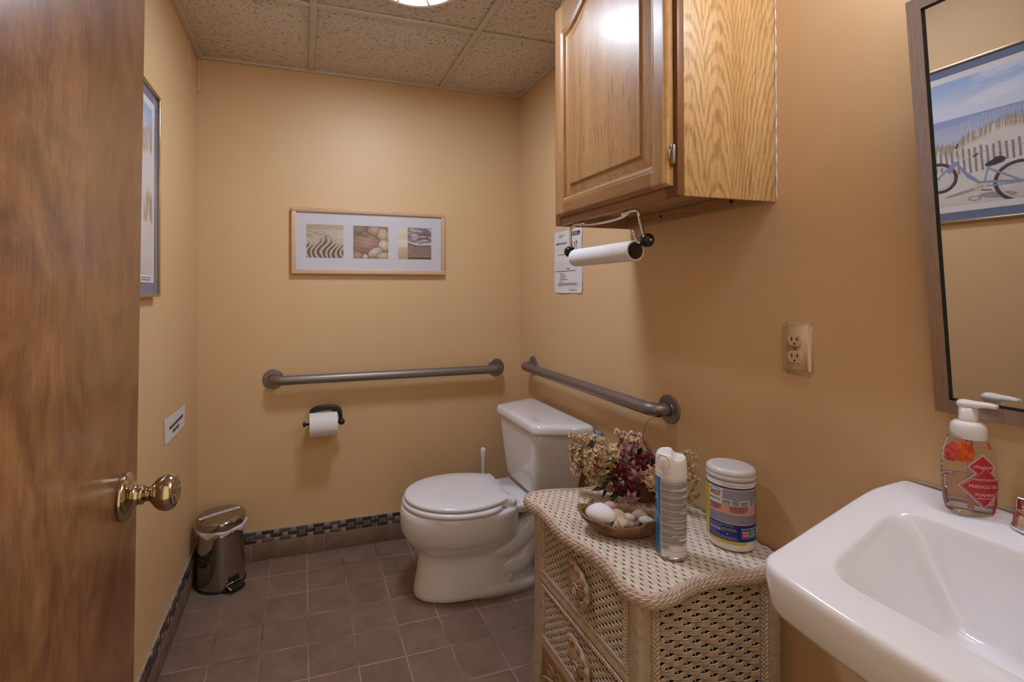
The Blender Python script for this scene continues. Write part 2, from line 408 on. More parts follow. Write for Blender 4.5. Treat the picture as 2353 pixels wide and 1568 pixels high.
# painted boxed strip high in the left back corner
mb = MB(); mb.bbox((.0, -.012, 2.045), (.010, -.0005, H-.001), .002); mb.bbox((.0, -.19, 2.075), (.0022, -.075, H-.001), .001)
struct('trim_2', mb, m_wall)

# tile baseboards with a mosaic border
m_bt = stone('baseboard_tile', (.17, .105, .068), (.25, .165, .115)); m_bg = M('baseboard_grout', (.40, .31, .24), .8, nz=.15)
m_s1 = stone('slate_mosaic_dark', (.022, .022, .028), (.05, .05, .06), .4, 60); m_s2 = stone('brown_mosaic', (.11, .07, .045), (.17, .115, .08), .45, 60)
m_s3 = stone('pale_mosaic', (.30, .21, .16), (.40, .30, .24), .5, 60); m_s4 = stone('grey_mosaic', (.075, .068, .07), (.125, .11, .11), .45, 60)
def baseboard(name, fn, L, joints):
    mb = MB(); r = random.Random(5)
    def bx(a0, a1, z0, z1, d, m):
        p = [fn(a0, 0, z0), fn(a1, d, z1)]; lo = [min(p[0][i], p[1][i]) for i in range(3)]; hi = [max(p[0][i], p[1][i]) for i in range(3)]
        if min(hi[i]-lo[i] for i in range(3)) > .003: mb.bbox(lo, hi, .0008, m)
    bx(0, L, 0, .131, .0075, 0)
    js = [-.01]+joints+[L+.01]
    for a, b in zip(js[:-1], js[1:]): bx(max(a+.002, 0), min(b-.002, L), .003, .0755, .0105, 1)
    for row in range(3):
        z0 = .0795+row*.0172; a = -.03+(.036 if row == 1 else 0)
        while a < L:
            lng = .049; sq = .0165
            m = r.choice([2, 2, 2, 2, 4, 4, 3]); 
            if a+lng > 0: bx(max(a, 0), min(a+lng, L), z0, z0+.0142, .0105, m)
            a += lng+.0035
            if a+sq > 0 and a < L: bx(max(a, 0), min(a+sq, L), z0, z0+.0142, .0105, r.choice([5, 5, 3, 5, 3]))
            a += sq+.0035
    return struct(name, mb, [m_bg, m_bt, m_s1, m_s2, m_s4, m_s3])
baseboard('baseboard_back', lambda a, d, z: (a, -d, z), W, [.2185, .5243, .830, 1.136, 1.442])
baseboard('baseboard_left', lambda a, d, z: (d, -a, z), -YF-.02, [.30, .5965, .903, 1.21, 1.515, 1.82, 2.1])
baseboard('baseboard_right', lambda a, d, z: (W-d, -a, z), -YF-.02, [.30, .61, .915, 1.22, 1.526, 1.83, 2.13])

# ------------------------------------------------------------------ the open door
DL = math.radians(.76)
dr = bpy.data.objects.new('door_1', None); COL.objects.link(dr); dr.location = (.166, -2.19, 0); dr['kind'] = 'structure'; WLOC['door_1'] = Vector(dr.location)
def lean(mb):     # the leaf hangs slightly out of plumb
    for i, (x, y, z) in enumerate(mb.v): mb.v[i] = (x+math.tan(DL)*(z-.888), y, z)
    return mb
mb = MB(); mb.bbox((.1475, -2.19, .012), (.183, -1.4285, 2.02), .002); obj('door_leaf', lean(mb), m_door, dr)
KY, KZ = -1.4895, .888
for side in (1, -1):
    mb = MB()
    face = .183 if side > 0 else .1475
    mb.lathe([(.0335, 0), (.0345, .002), (.0335, .0055), (.031, .0075), (.030, .0085), (.022, .011), (.0165, .0145), (.0135, .021), (.0145, .0235), (.0135, .026), (.0115, .0265)], (face, KY, KZ), (side, 0, 0), 48)
    ro = obj('knob_rose', mb, m_brass, dr)
    mb = MB()
    mb.lathe([(.0105, .024), (.0105, .034), (.0125, .036), (.015, .038), (.021, .043), (.0255, .049), (.0272, .055), (.0268, .061), (.0245, .066), (.0225, .0685), (.021, .0683), (.018, .0705), (.0135, .0722), (.0115, .0705), (.008, .0700), (.0001, .0705)], (face, KY, KZ), (side, 0, 0), 48)
    obj('door_knob', mb, m_brass, dr)
mb = MB(); mb.bbox((.154, -1.4286, .855), (.177, -1.4278, .925), .0003); mb.lathe([(.0075, 0), (.0075, .010), (.0001, .010)], (.1655, -1.4285, .888), (0, 1, 0), 16); obj('latch_plate', mb, m_brass, dr)
for z in (.22, 1.05, 1.85):
    mb = MB(); mb.lathe([(.006, 0), (.006, .09)], (.148, -2.196, z), seg=16); obj('door_hinge', mb, m_brass, dr)

# ------------------------------------------------------------------ lights
VOFF = .155
mt = NT('lamp_lens'); mt.b.inputs['Emission Color'].default_value = (.95, 1.0, 1.04, 1); mt.b.inputs['Emission Strength'].default_value = 9.0; m_lens = mt.set((.9, .9, .9), .4)
def ceiling_light(LX, LY, power, label):
    t = thing('ceiling_light', (LX, LY, H), label, 'ceiling light')
    mb = MB(); mb.lathe([(.165, 0), (.1645, -.006), (.158, -.011), (.146, -.012), (.143, -.009), (.143, .0)], (LX, LY, H+.004), seg=72, cap0=False, cap1=False); obj('rim', mb, m_white, t)
    mb = MB(); mb.lathe([(.0001, -.006), (.07, -.0055), (.143, -.004)], (LX, LY, H+.003), seg=64); obj('lens', mb, m_lens, t)
    for k in range(8):
        a = 2*PI*k/8+.30; mb = MB(); d = Vector((math.cos(a), math.sin(a), 0)); c0 = Vector((LX, LY, H-.006))
        mb.tube([c0+d*.045, c0+d*.144], .0035, 6); obj('rib', mb, m_white, t)
    mb = MB(); mb.lathe([(.05, 0), (.05, -.006), (.0001, -.007)], (LX, LY, H-.003), seg=40, cap0=False); obj('centre_cap', mb, m_white, t)
    area('ceiling_lamp_glow', (LX, LY, H-.016), (0, 0, 0), .26, .26, power, LIGHT, 'DISK')
def bulb(name, loc, power, r):
    l = bpy.data.lights.new(name, 'POINT'); l.energy = power; l.color = LIGHT; l.shadow_soft_size = r
    o = bpy.data.objects.new(name, l); COL.objects.link(o); o.location = loc
ceiling_light(.786, -.813, LAMP_W, 'round white fan light with glowing lens in the ceiling panel above the toilet')
# vanity bar over the mirror
VY, VZ = -1.975, 2.03
t = thing('vanity_light', (W, VY, VZ), 'brushed nickel vanity bar with three white glass globes above the tilted mirror', 'wall light')
mb = MB(); mb.bbox((W-.03, VY-.22, VZ-.045), (W-.0005, VY+.22, VZ+.045), .006); obj('back_plate', mb, m_frame, t)
mg = NT('opal_globe'); mg.b.inputs['Emission Color'].default_value = (.95, 1.0, 1.04, 1); mg.b.inputs['Emission Strength'].default_value = 4.0; m_globe = mg.set((.9, .9, .88), .3)
for k in (-1, 0, 1):
    y = VY+k*.15
    mb = MB(); mb.lathe([(.022, 0), (.022, .03), (.014, .036)], (W-.03, y, VZ), (-1, 0, 0), 24); obj('socket', mb, m_frame, t)
    mb = MB(); mb.ball((W-.105, y, VZ), .045); obj('globe', mb, m_globe, t)
    bulb('globe_glow', (W-VOFF, y, VZ-.052), VAN_W, .05)

# ------------------------------------------------------------------ triptych picture on the back wall
t = thing('framed_triptych', (.741, 0, 1.268), 'long light-maple frame with three small sand, pebble and wave photographs above the grab bar', 'picture')
x0, x1, z0, z1 = .3835, 1.1015, 1.268, 1.5695
F = .0195; y0, y1 = -.024, -.0015
mb = MB()
for a, b in (((x0, y0, z1-F), (x1, y1, z1)), ((x0, y0, z0), (x1, y1, z0+F))): mb.bbox(a, b, .0015, 0)
for a, b in (((x0, y0+.0003, z0+F), (x0+F, y1, z1-F)), ((x1-F, y0+.0003, z0+F), (x1, y1, z1-F))): mb.bbox(a, b, .0012, 1)
obj('frame', mb, [m_maple, m_maplev], t)
mb = MB(); mb.box((x0+F-.002, -.0145, z0+F-.002), (x1-F+.002, -.010, z1-F+.002)); obj('mat_board', mb, m_mat, t)
def pic_sand(U, V):
    hz = V > .86
    wx = U+.10*np.sin(V*9)+.06*vnoise(U, V, 4, 4, 1)
    rip = np.sin((wx*13+(1-V)*2.2*(U+.3))*PI+4*vnoise(U, V, 3, 3, 2))
    low = ss(.62, .35, V+.12*np.sin(U*9))
    dune = vnoise(U, V, 4, 6, 3, 3)
    base = lerp((.10, .075, .055), (.60, .50, .38), .25+.75*dune+.1)
    stripes = lerp((.045, .025, .022), (.52, .43, .34), .5+.5*rip)
    c = base*(1-low[..., None])+stripes*low[..., None]
    ridge = np.exp(-((V-.68-.07*np.sin(U*11+1))/.02)**2); c = over(c, (.62, .52, .40), ridge*.7)
    top = lerp((.35, .25, .17), (.52, .42, .30), vnoise(U, V, 3, 14, 5)); return np.where(hz[..., None], top, c)
def pic_pebbles(U, V):
    c = lerp((.22, .13, .09), (.34, .22, .15), vnoise(U, V, 6, 6, 8))
    st = [(.18, .88, .25, .16, .1, (.26, .18, .13)), (.62, .86, .22, .13, -.1, (.45, .33, .22)), (.85, .72, .17, .22, .1, (.52, .40, .27)), (.38, .45, .42, .29, -.12, (.38, .235, .165)),
          (.33, .74, .12, .075, -.2, (.30, .18, .12)), (.88, .42, .16, .17, .6, (.62, .52, .40)), (.62, .20, .22, .125, .5, (.60, .48, .40)), (.12, .08, .15, .12, 0, (.40, .26, .19)), (.86, .08, .2, .12, .1, (.56, .42, .26)), (.34, .05, .08, .09, 0, (.60, .48, .38))]
    for cx, cy, a, b, th, col in st:
        dx = U-cx; dy = V-cy; x = dx*math.cos(th)+dy*math.sin(th); y = -dx*math.sin(th)+dy*math.cos(th); r = np.sqrt((x/a)**2+(y/b)**2)
        c = over(c, (.09, .055, .04), ss(1.13, 1.02, r)*.7)
        shade = (1.12-.45*ss(-.2, 1.1, r-.5*y/b))*(1+.10*np.sin((y/b)*16)*(a > .3))
        m = ss(1.0, .965, r)[..., None]; c = c*(1-m)+(np.array(col)*shade[..., None])*m
    return c
def pic_wave(U, V):
    sand = lerp((.20, .135, .105), (.34, .24, .18), vnoise(U, V, 18, 26, 9)); spark = vnoise(U, V, 40, 40, 12, 1) > .86
    c = over(sand, (.5, .4, .33), spark*.5*(V < .5))
    water = lerp((.16, .12, .12), (.50, .44, .48), ss(.35, .75, vnoise(U, V, 6, 18, 10, 4)))
    edge = .58-.14*U+.03*np.sin(U*8); wm = ss(edge-.01, edge+.01, V); c = c*(1-wm[..., None])+water*wm[..., None]
    c = over(c, (.72, .68, .76), np.exp(-((V-edge+.005)/.022)**2)*.9); c = over(c, (.05, .035, .03), np.exp(-((V-edge+.055+.02*np.sin(U*6))/.018)**2)*.7)
    c = over(c, (.10, .055, .03), (V < .06)*.8)
    warm = lerp((.44, .32, .20), (.72, .62, .48), V); warm = over(warm, (.72, .64, .60), ss(.34, .42, V)*ss(.66, .58, V)*.8)
    return np.where((U < .28)[..., None], warm, c)
for xa, xb, fnc in ((.4482, .6118, pic_sand), (.6575, .8212, pic_pebbles), (.8707, 1.033, pic_wave)):
    picture('photograph', lambda x, y, xa=xa: (xa+x, -.0152, 1.3425+y), xb-xa, .1525, 110, 104, fnc, t, m_paintg)

# ------------------------------------------------------------------ large beach print on the left wall (also seen in the mirror)
PY0, PY1, PZ0, PZ1 = -1.555, -.645, 1.174, 1.777
t = thing('framed_beach_print', (0, -1.10, PZ0), 'large gilt-framed bicycle and sand dune print with blue mat on the left wall', 'picture')
mb = MB()
for a, b in (((.001, PY0, PZ1-.008), (.022, PY1, PZ1)), ((.001, PY0, PZ0), (.022, PY1, PZ0+.008)), ((.001, PY0, PZ0+.008), (.0218, PY0+.008, PZ1-.008)), ((.001, PY1-.008, PZ0+.008), (.0218, PY1, PZ1-.008))): mb.bbox(a, b, .001)
obj('frame', mb, m_gold, t)
mb = MB(); mb.box((.006, PY0+.006, PZ0+.006), (.0135, PY1-.006, PZ1-.006)); obj('blue_mat', mb, m_bluemat, t)
mb = MB(); mb.box((.0136, PY0+.044, PZ0+.041), (.0145, PY1-.044, PZ1-.038)); obj('white_mat', mb, m_whmat, t)
iy0, iy1, iz0, iz1 = PY0+.062, PY1-.062, 1.240, 1.717
BW, BHt = iy1-iy0, iz1-iz0
def beach(U, V):
    Y = iy0+U*BW; Z = iz0+V*BHt; nz_ = vnoise(U*1.9, V, 9, 9, 31, 4)
    c = lerp((.30, .42, .66), (.60, .62, .74), ss(1.72, 1.58, Z)); cl = ss(.5, .75, vnoise(U*1.6+V*.8, V*2.2, 4, 5, 33, 4)); c = over(c, (.72, .72, .80), cl*.55*ss(1.58, 1.62, Z))
    hor = 1.574; c = np.where((Z < hor)[..., None], lerp((.26, .33, .53), (.40, .44, .60), ss(hor, 1.49, Z)), c)
    def rnd(a, b, k): return vnoise(U, V*0, a*BW, 1, k, 2)
    # far fence
    ph = (Y*1.0)/.0085; f = np.abs(ph-np.round(ph)); topf = 1.548+.02*ss(-1.1, -1.2, Y)
    c = over(c, (.60, .54, .62), (f < .22)*(Z < topf)*(Z > 1.45)*(Y < -1.0)*.40)
    # dune line: rising towards the near side, dipping at the bicycle, rising again to the far right
    dune = np.interp(Y, [-1.5, -1.36, -1.29, -1.23, -1.16, -1.077, -1.0, -.93, -.85, -.77, -.70], [1.50, 1.525, 1.520, 1.525, 1.500, 1.462, 1.47, 1.51, 1.565, 1.610, 1.615])
    sand = lerp((.52, .47, .44), (.68, .63, .62), .3+.7*nz_); m = Z < dune+.004*np.sin(Y*300)
    c = np.where(m[..., None], sand, c)
    # tufts of grass along the dune crest, taller at the right hand end
    g = vnoise(U+V*.1, V, 230, 9, 35, 3); tall = np.interp(Y, [-1.5, -1.30, -1.2, -1.05, -.9, -.80, -.70], [.045, .040, .020, .030, .03, .065, .07])
    gm = ss(dune-.022-.02*g, dune-.012, Z)*ss(dune+tall*g*1.5, dune+tall*g*1.5-.012, Z)*ss(.33, .52, g)
    c = over(c, (.31, .235, .13), gm*.85)
    g2 = vnoise(U, V, 90, 4, 37, 2); z2 = 1.435
    c = over(c, (.33, .25, .14), ss(-.80, -.77, Y)*ss(z2-.055, z2-.04, Z)*ss(z2+.055*g2*1.5, z2+.03*g2, Z)*ss(.35, .5, g2)*.85)
    # near slat fence
    ph = (Y+.03*(Z-1.4))/.0172; f = np.abs(ph-np.round(ph)); k = np.round(ph)
    ft = 1.452+.004*np.sin(k*2.1)-.0*(Y+1.1); fb = np.interp(Y, [-1.34, -1.2, -1.14, -1.05, -.92], [1.405, 1.375, 1.352, 1.375, 1.40])+.004*np.sin(k*1.3)
    fm = (Z < ft)*(Z > fb)*(Y < -.93); c = over(c, (.25, .19, .19), (f < .17)*fm); c = over(c, (.42, .34, .32), ((f >= .17)*(f < .25))*fm*.7)
    c = over(c, (.35, .32, .33), (np.abs(Z-1.432-.002*np.sin(Y*60)) < .0012)*(Y < -.93)*.7)
    # ground under the bicycle and its painted cast pattern
    c = over(c, (.56, .49, .45), ss(1.30, 1.25, Z)*.6)
    def ell(cy, cz, a, b, th=0):
        dx = Y-cy; dz = Z-cz; x = dx*math.cos(th)+dz*math.sin(th); z = -dx*math.sin(th)+dz*math.cos(th); return np.sqrt((x/a)**2+(z/b)**2)
    c = over(c, (.27, .235, .26), ss(1.08, .95, ell(-1.20, 1.262, .052, .012, .1))*.85); c = over(c, (.27, .235, .26), ss(1.1, .95, ell(-1.10, 1.286, .055, .0055, -.2))*.85)
    r = ell(-1.135, 1.259, .020, .010); c = over(c, (.27, .235, .26), (np.abs(r-.8) < .22)*.8)
    def seg(a, b, wd, colr, al=1.0):
        nonlocal c
        ax, az = a; bx_, bz = b; dx, dz = bx_-ax, bz-az; L = dx*dx+dz*dz; tt = np.clip(((Y-ax)*dx+(Z-az)*dz)/L, 0, 1)
        d = np.hypot(Y-ax-tt*dx, Z-az-tt*dz); c = over(c, colr, ss(wd*1.15, wd*.85, d)*al)
    for cy, cz, R in ((-1.034, 1.356, .055), (-1.268, 1.300, .070)):
        q = np.hypot(Y-cy, Z-cz); c = over(c, (.07, .055, .06), (np.abs(q-R) < .006)); c = over(c, (.60, .55, .55), (np.abs(q-R+.009) < .0028)); c = over(c, (.45, .30, .19), (np.abs(q-R+.0125) < .0012)*.8)
        an = np.arctan2(Z-cz, Y-cy); sp = np.abs((an*18/PI) % 1-.5); c = over(c, (.40, .38, .42), (sp < .14)*(q < R-.012)*.5); c = over(c, (.2, .2, .26), q < .006)
    fr = (.23, .27, .40)
    for a, b, wd in (((-1.092, 1.405), (-1.118, 1.362), .0045), ((-1.118, 1.362), (-1.150, 1.322), .0045), ((-1.100, 1.395), (-1.125, 1.342), .004), ((-1.125, 1.342), (-1.155, 1.316), .004), ((-1.150, 1.318), (-1.268, 1.300), .0045), ((-1.157, 1.300), (-1.268, 1.296), .003),
                     ((-1.185, 1.372), (-1.168, 1.312), .0028), ((-1.188, 1.360), (-1.268, 1.300), .0035), ((-1.090, 1.408), (-1.034, 1.356), .0035), ((-1.088, 1.40), (-1.072, 1.375), .007)): seg(a, b, wd, fr)
    for a, b in (((-1.100, 1.418), (-1.092, 1.450)), ((-1.092, 1.450), (-1.103, 1.470)), ((-1.100, 1.414), (-1.150, 1.418))): seg(a, b, .0022, (.5, .47, .5))
    seg((-1.148, 1.418), (-1.160, 1.424), .0032, (.06, .04, .05)); seg((-1.100, 1.463), (-1.106, 1.474), .0032, (.08, .05, .05))
    r = ell(-1.205, 1.383, .030, .011, -.25); c = over(c, (.05, .04, .05), ss(1.05, .95, r)); r = ell(-1.215, 1.388, .018, .013); c = over(c, (.05, .04, .05), ss(1.05, .95, r))
    r = ell(-1.155, 1.298, .017, .015); c = over(c, (.58, .48, .33), (np.abs(r-.8) < .22)); seg((-1.143, 1.312), (-1.166, 1.285), .003, (.55, .46, .32)); seg((-1.157, 1.287), (-1.185, 1.282), .002, (.08, .06, .06))
    return c
picture('print', lambda x, y: (.0150, iy0+x, iz0+y), BW, BHt, 430, 260, beach, t, m_paintg)
mb = MB(); fn = lambda x, y: (.01505, x, y)
for k in range(2): put_lines(mb, fn, PY1-.16, PY1-.075, 1.2285-k*.006, .0018)
obj('caption', mb, m_ink, t)

# ------------------------------------------------------------------ grab bars
def smooth_path(pts, n=6):
    P = [Vector(p) for p in pts]; out = []
    for i in range(len(P)-1):
        p0 = P[max(i-1, 0)]; p1 = P[i]; p2 = P[i+1]; p3 = P[min(i+2, len(P)-1)]
        for k in range(n):
            s = k/n; out.append(.5*((2*p1)+(-p0+p2)*s+(2*p0-5*p1+4*p2-p3)*s*s+(-p0+3*p1-3*p2+p3)*s**3))
    out.append(P[-1]); return out
def arc(c, a, b, r, n=8):
    """quarter turn from direction a to direction b around corner c"""
    c = Vector(c); a = Vector(a); b = Vector(b); cen = c+a*r+b*r
    return [cen-b*r*math.cos(PI/2*i/n)-a*r*math.sin(PI/2*i/n) for i in range(n+1)]
def grab_bar(label, p0, p1, out, R=.0205, off=.058):
    p0 = Vector(p0); p1 = Vector(p1); out = Vector(out); d = (p1-p0).normalized()
    t = thing('grab_bar', (p0+p1)/2, label, 'grab bar', None)
    c0 = p0+out*off; c1 = p1+out*off; r = .036
    path = [p0+out*.003] + arc(c0, -out, d, r) + [c0+(c1-c0)*k/10 for k in range(2, 9)] + arc(c1, -d, -out, r) + [p1+out*.003]
    mb = MB(); mb.tube(path, R, 20); obj('bar', mb, m_bar, t)
    for p in (p0, p1):
        mb = MB(); mb.lathe([(.0445, 0), (.0445, .0035), (.0425, .0055), (.0225, .0065), (.0215, .009)], p+out*.0003, out, 40, cap1=False); obj('flange', mb, m_bar, t, auto=40)
grab_bar('long pewter grab bar on the back wall beneath the framed triptych', (.306, 0, .797), (1.3765, 0, .797), (0, -1, 0))
grab_bar('pewter grab bar on the right wall running above the toilet tank', (W, -.159, .823), (W, -1.084, .823), (-1, 0, 0))

# ------------------------------------------------------------------ toilet roll and its holder
t = thing('toilet_roll_holder', (.53, 0, .60), 'black curved iron toilet roll holder below the back wall grab bar', 'toilet roll holder')
mb = MB(); mb.lathe([(.012, 0), (.012, .045), (.009, .05)], (.574, -.0005, .646), (0, -1, 0), 20)
obj('wall_mount', mb, m_iron, t)
mb = MB(); pts = [(.468, -.050, .640), (.474, -.052, .652), (.490, -.055, .661), (.515, -.058, .6655), (.545, -.060, .6665), (.570, -.062, .664), (.586, -.065, .655), (.593, -.068, .640), (.595, -.071, .620), (.595, -.072, .602)]
rs_ = np.interp(np.linspace(0, 9, 46), range(10), [.009, .012, .0135, .0135, .0135, .013, .012, .010, .009, .009]); mb.tube(smooth_path(pts, 5), list(rs_), 16, flat=(1, .7)); obj('arched_arm', mb, m_iron, t)
mb = MB(); mb.tube([(.436, -.073, .6005), (.600, -.073, .6015)], .0052, 14)
mb.lathe([(.0001, -.002), (.010, -.001), (.0115, .003), (.010, .008), (.005, .010)], (.434, -.073, .6005), (1, 0, 0), 20)
mb.ball((.599, -.073, .6015), .0145); obj('spindle', mb, m_iron, t)
t = thing('toilet_roll', (.5215, -.079, .592), 'white toilet paper roll on the black iron holder', 'toilet paper')
mb = MB(); RC = (.460, -.079, .596); mb.lathe([(.019, 0), (.0515, 0), (.0525, .001), (.0525, .118), (.0515, .119), (.019, .119)], RC, (1, 0, 0), 56, cap0=False, cap1=False); obj('paper', mb, m_tissue, t, auto=40)
mb = MB(); mb.lathe([(.0188, .0005), (.0188, .1185), (.0175, .1185), (.0175, .0005), (.0188, .0005)], RC, (1, 0, 0), 32, cap0=False, cap1=False); obj('core', mb, m_card, t)
mb = MB(); n = 10; top = []
for j in range(n+1):   # the loose folded end of the sheet on the front of the roll
    x = .460+.119*j/n; dz = -.004+.020*(j/n)**1.5
    top.append([( x, -.079-.0533*math.cos(a), .596+.0533*math.sin(a)) for a in [ .9-1.25*i/10-dz*12*(i/10)*0.6*(-1) for i in range(11)]])
mb.rings(top, closed=False); o = obj('loose_end', mb, m_tissue, t)

# ------------------------------------------------------------------ oak wall cabinet
CX, CY0, CY1, CZ0, CZ1 = 1.2245, -1.443, -.8985, 1.3995, 2.112
t = thing('wall_cabinet', (W, (CY0+CY1)/2, CZ0), 'honey oak wall cabinet with one arched raised-panel door above the chest', 'cabinet')
b = .016; fx = CX+.0185
mb = MB(); mb.bbox((fx, CY0+.001, CZ0+.0), (W-.0008, CY0+.006, CZ1), .0008); obj('side_panel', mb, m_oakS, t)
mb = MB(); mb.bbox((fx, CY1-.012, CZ0), (W-.0008, CY1, CZ1), .0008); mb.box((fx, CY0+.006, CZ1-.012), (W-.001, CY1-.012, CZ1)); mb.box((W-.006, CY0+.006, CZ0+.02), (W-.001, CY1-.012, CZ1-.012))
mb.box((fx, CY0+.0062, CZ0+.035), (W-.006, CY1-.012, CZ0+.047)); obj('carcass', mb, m_under, t)
mb = MB(); mb.tube([(W-.0015+.0006*math.sin(k*2.1), CY0-.0006, CZ0+.004+k*.0118) for k in range(60)], [.0011+.0006*math.sin(k*1.7)+.0004*math.sin(k*4.3) for k in range(60)], 6); obj('caulk_bead', mb, m_paper, t)
mb = MB(); mb.bbox((W-.022, CY0+.0065, CZ0+.002), (W-.0065, CY1-.0125, CZ0+.034), .001)
obj('hanging_rail', mb, m_under, t)
for y in (-1.335, -1.075): mb = MB(); mb.lathe([(.0045, 0), (.0045, .0012), (.0001, .0012)], (W-.0220, y, CZ0+.018), (-1, 0, 0), 12); obj('screw_hole', mb, m_dark, t)
mb = MB(); sw = .038
mb.bbox((CX, CY0, CZ0), (fx, CY0+sw, CZ1), .001, 0); mb.bbox((CX, CY1-sw, CZ0), (fx, CY1, CZ1), .001, 0)
mb.bbox((CX+.0002, CY0+sw, CZ0), (fx, CY1-sw, CZ0+.034), .001, 1); mb.bbox((CX+.0002, CY0+sw, CZ1-.036), (fx, CY1-sw, CZ1), .001, 1); obj('face_frame', mb, [m_oakD, m_oakH], t)
# the door: one carved slab, its front a relief of frame, bead, groove and raised field with a cathedral arch
dy0, dy1, dz0, dz1 = -1.4315, -.929, 1.4225, 2.0865
DXf = 1.205; th = .0185
ny, nz = 210, 280
ys_ = np.linspace(dy0, dy1, ny+1); zs_ = np.linspace(dz0, dz1, nz+1); Yg, Zg = np.meshgrid(ys_, zs_)
cy = (dy0+dy1)/2; hw = (dy1-dy0)/2-.052; zb = dz0+.050
u = np.clip(np.abs(Yg-cy)/hw, 0, 1.4)
arch = 1.985+.062*ss(.93, .15, u)+.020*np.sqrt(np.clip(1-(u/.45)**2, 0, 1))
dist = np.minimum(np.minimum(hw-np.abs(Yg-cy), Zg-zb), (arch-Zg)*.86)     # >0 inside the opening
prof_d = [-.010, -.008, -.003, 0, .0025, .005, .0075, .036, .0372, .039, .2]
prof_h = [0, -.0018, -.0018, -.0035, -.0085, -.0108, -.0110, -.0045, -.0015, 0, 0]
hgt = np.interp(dist, prof_d, prof_h)
ed = np.minimum(np.minimum(Yg-dy0, dy1-Yg), np.minimum(Zg-dz0, dz1-Zg)); hgt = hgt-np.interp(ed, [0, .003, .007, .011], [.0075, .003, .0006, 0])
mb = MB(); vs = [(DXf-hgt[j, i], ys_[i], zs_[j]) for j in range(nz+1) for i in range(ny+1)]
fs = []; 
for j in range(nz):
    for i in range(ny): fs.append((j*(ny+1)+i, j*(ny+1)+i+1, (j+1)*(ny+1)+i+1, (j+1)*(ny+1)+i))
mb.add(vs, fs, 0, True)
for k, f in enumerate(fs):
    j, i = divmod(k, ny); q = dist[j, i]
    if q < 0 and abs(ys_[i]-cy) < hw+.0: mb.m[k] = 1
    if ys_[i]-dy0 < .0115: mb.m[k] = 2
edge = [i for i in range(ny+1)] + [j*(ny+1)+ny for j in range(1, nz+1)] + [nz*(ny+1)+i for i in range(ny-1, -1, -1)] + [j*(ny+1) for j in range(nz-1, 0, -1)]
ring0 = [vs[k] for k in edge]; ring1 = [(CX-.0008, v[1], v[2]) for v in ring0]
mb.rings([ring0, ring1], True, m=0)
mb.quad((CX-.0008, dy0, dz0), (CX-.0008, dy1, dz0), (CX-.0008, dy1, dz1), (CX-.0008, dy0, dz1), 0)
dob = obj('door', mb, [m_oakV, m_oakH, m_oakE], t, auto=50)
for hz in (1.490, 2.01):
    mb = MB(); mb.lathe([(.0048, -.022), (.0056, -.019), (.0056, .019), (.0048, .022)], (CX-.0075, dy0-.006, hz), (0, 0, 1), 18)
    mb.bbox((CX-.004, CY0+.0035, hz-.021), (CX-.0004, dy0-.003, hz+.021), .0008); mb.bbox((CX-.016, dy0-.0045, hz-.0115), (CX-.006, dy0-.0005, hz+.0115), .0008)
    obj('hinge', mb, m_hinge, t)

# paper towel holder and roll under the cabinet
t = thing('paper_towel_holder', (1.245, -1.13, CZ0), 'bent chrome wire paper towel holder with black end knobs under the oak cabinet', 'paper towel holder')
xw = 1.246; cz = 1.390
mb = MB(); mb.tube(smooth_path([(xw, -1.306, 1.318), (xw, -1.300, 1.335), (xw, -1.287, 1.372), (xw, -1.284, 1.388), (xw, -1.274, 1.3945), (xw, -1.245, 1.3945), (xw+.002, -1.230, 1.389), (xw+.006, -1.19, 1.3845), (xw+.008, -1.10, 1.3845), (xw+.006, -1.04, 1.388), (xw, -1.02, 1.393), (xw, -.985, 1.3945), (xw, -.962, 1.388), (xw, -.955, 1.372), (xw, -.956, 1.345), (xw, -.962, 1.318)]), .0042, 12); obj('wire_frame', mb, m_chrome, t)
for y in (-1.232, -1.025): mb = MB(); mb.lathe([(.0058, -.012), (.0065, -.010), (.0065, .010), (.0058, .012)], (xw, y, 1.3925), (0, 1, 0), 14); mb.lathe([(.004, 0), (.004, .010)], (xw+.004, y, 1.3905), (0, 0, 1), 10); obj('wire_clip', mb, m_chrome, t)
for s_, y in ((-1, -1.313), (1, -.952)):
    mb = MB(); mb.lathe([(.006, -.014), (.012, -.0125), (.0165, -.006), (.0175, .002), (.0165, .009), (.012, .014), (.004, .0155)], (xw, y, 1.313), (0, s_, 0), 32); obj('end_knob', mb, m_black, t)
    mb = MB(); mb.lathe([(.0038, 0), (.003, .0015), (.0001, .002)], (xw, y+s_*.0153, 1.313), (0, s_, 0), 14); obj('knob_screw', mb, m_chrome, t)
    mb = MB(); q = -s_
    mb.tube(smooth_path([(xw, y+q*.012, 1.313), (xw, y+q*.024, 1.308), (xw-.002, y+q*.032, 1.313), (xw-.004, y+q*.040, 1.330), (xw-.006, y+q*.042, 1.337)]), .0038, 10); mb.ball((xw-.006, y+q*.0425, 1.339), .0056, seg=12); obj('hook', mb, m_chrome, t)
t = thing('paper_towel_roll', (xw, -1.13, 1.288), 'nearly used up embossed white paper towel roll hanging under the cabinet', 'paper towel roll')
mb = MB(); rc = (xw-.001, -1.272, 1.2905); mb.lathe([(.0222, 0), (.0262, 0), (.0266, .0008), (.0266, .283), (.0262, .284), (.0222, .284)], rc, (0, 1, 0), 48, cap0=False, cap1=False); obj('towel', mb, m_towel, t, auto=40)
mb = MB(); mb.lathe([(.0220, .0006), (.0220, .2834), (.0212, .2834), (.0212, .0006), (.0220, .0006)], rc, (0, 1, 0), 40, cap0=False, cap1=False); obj('core', mb, m_card, t)

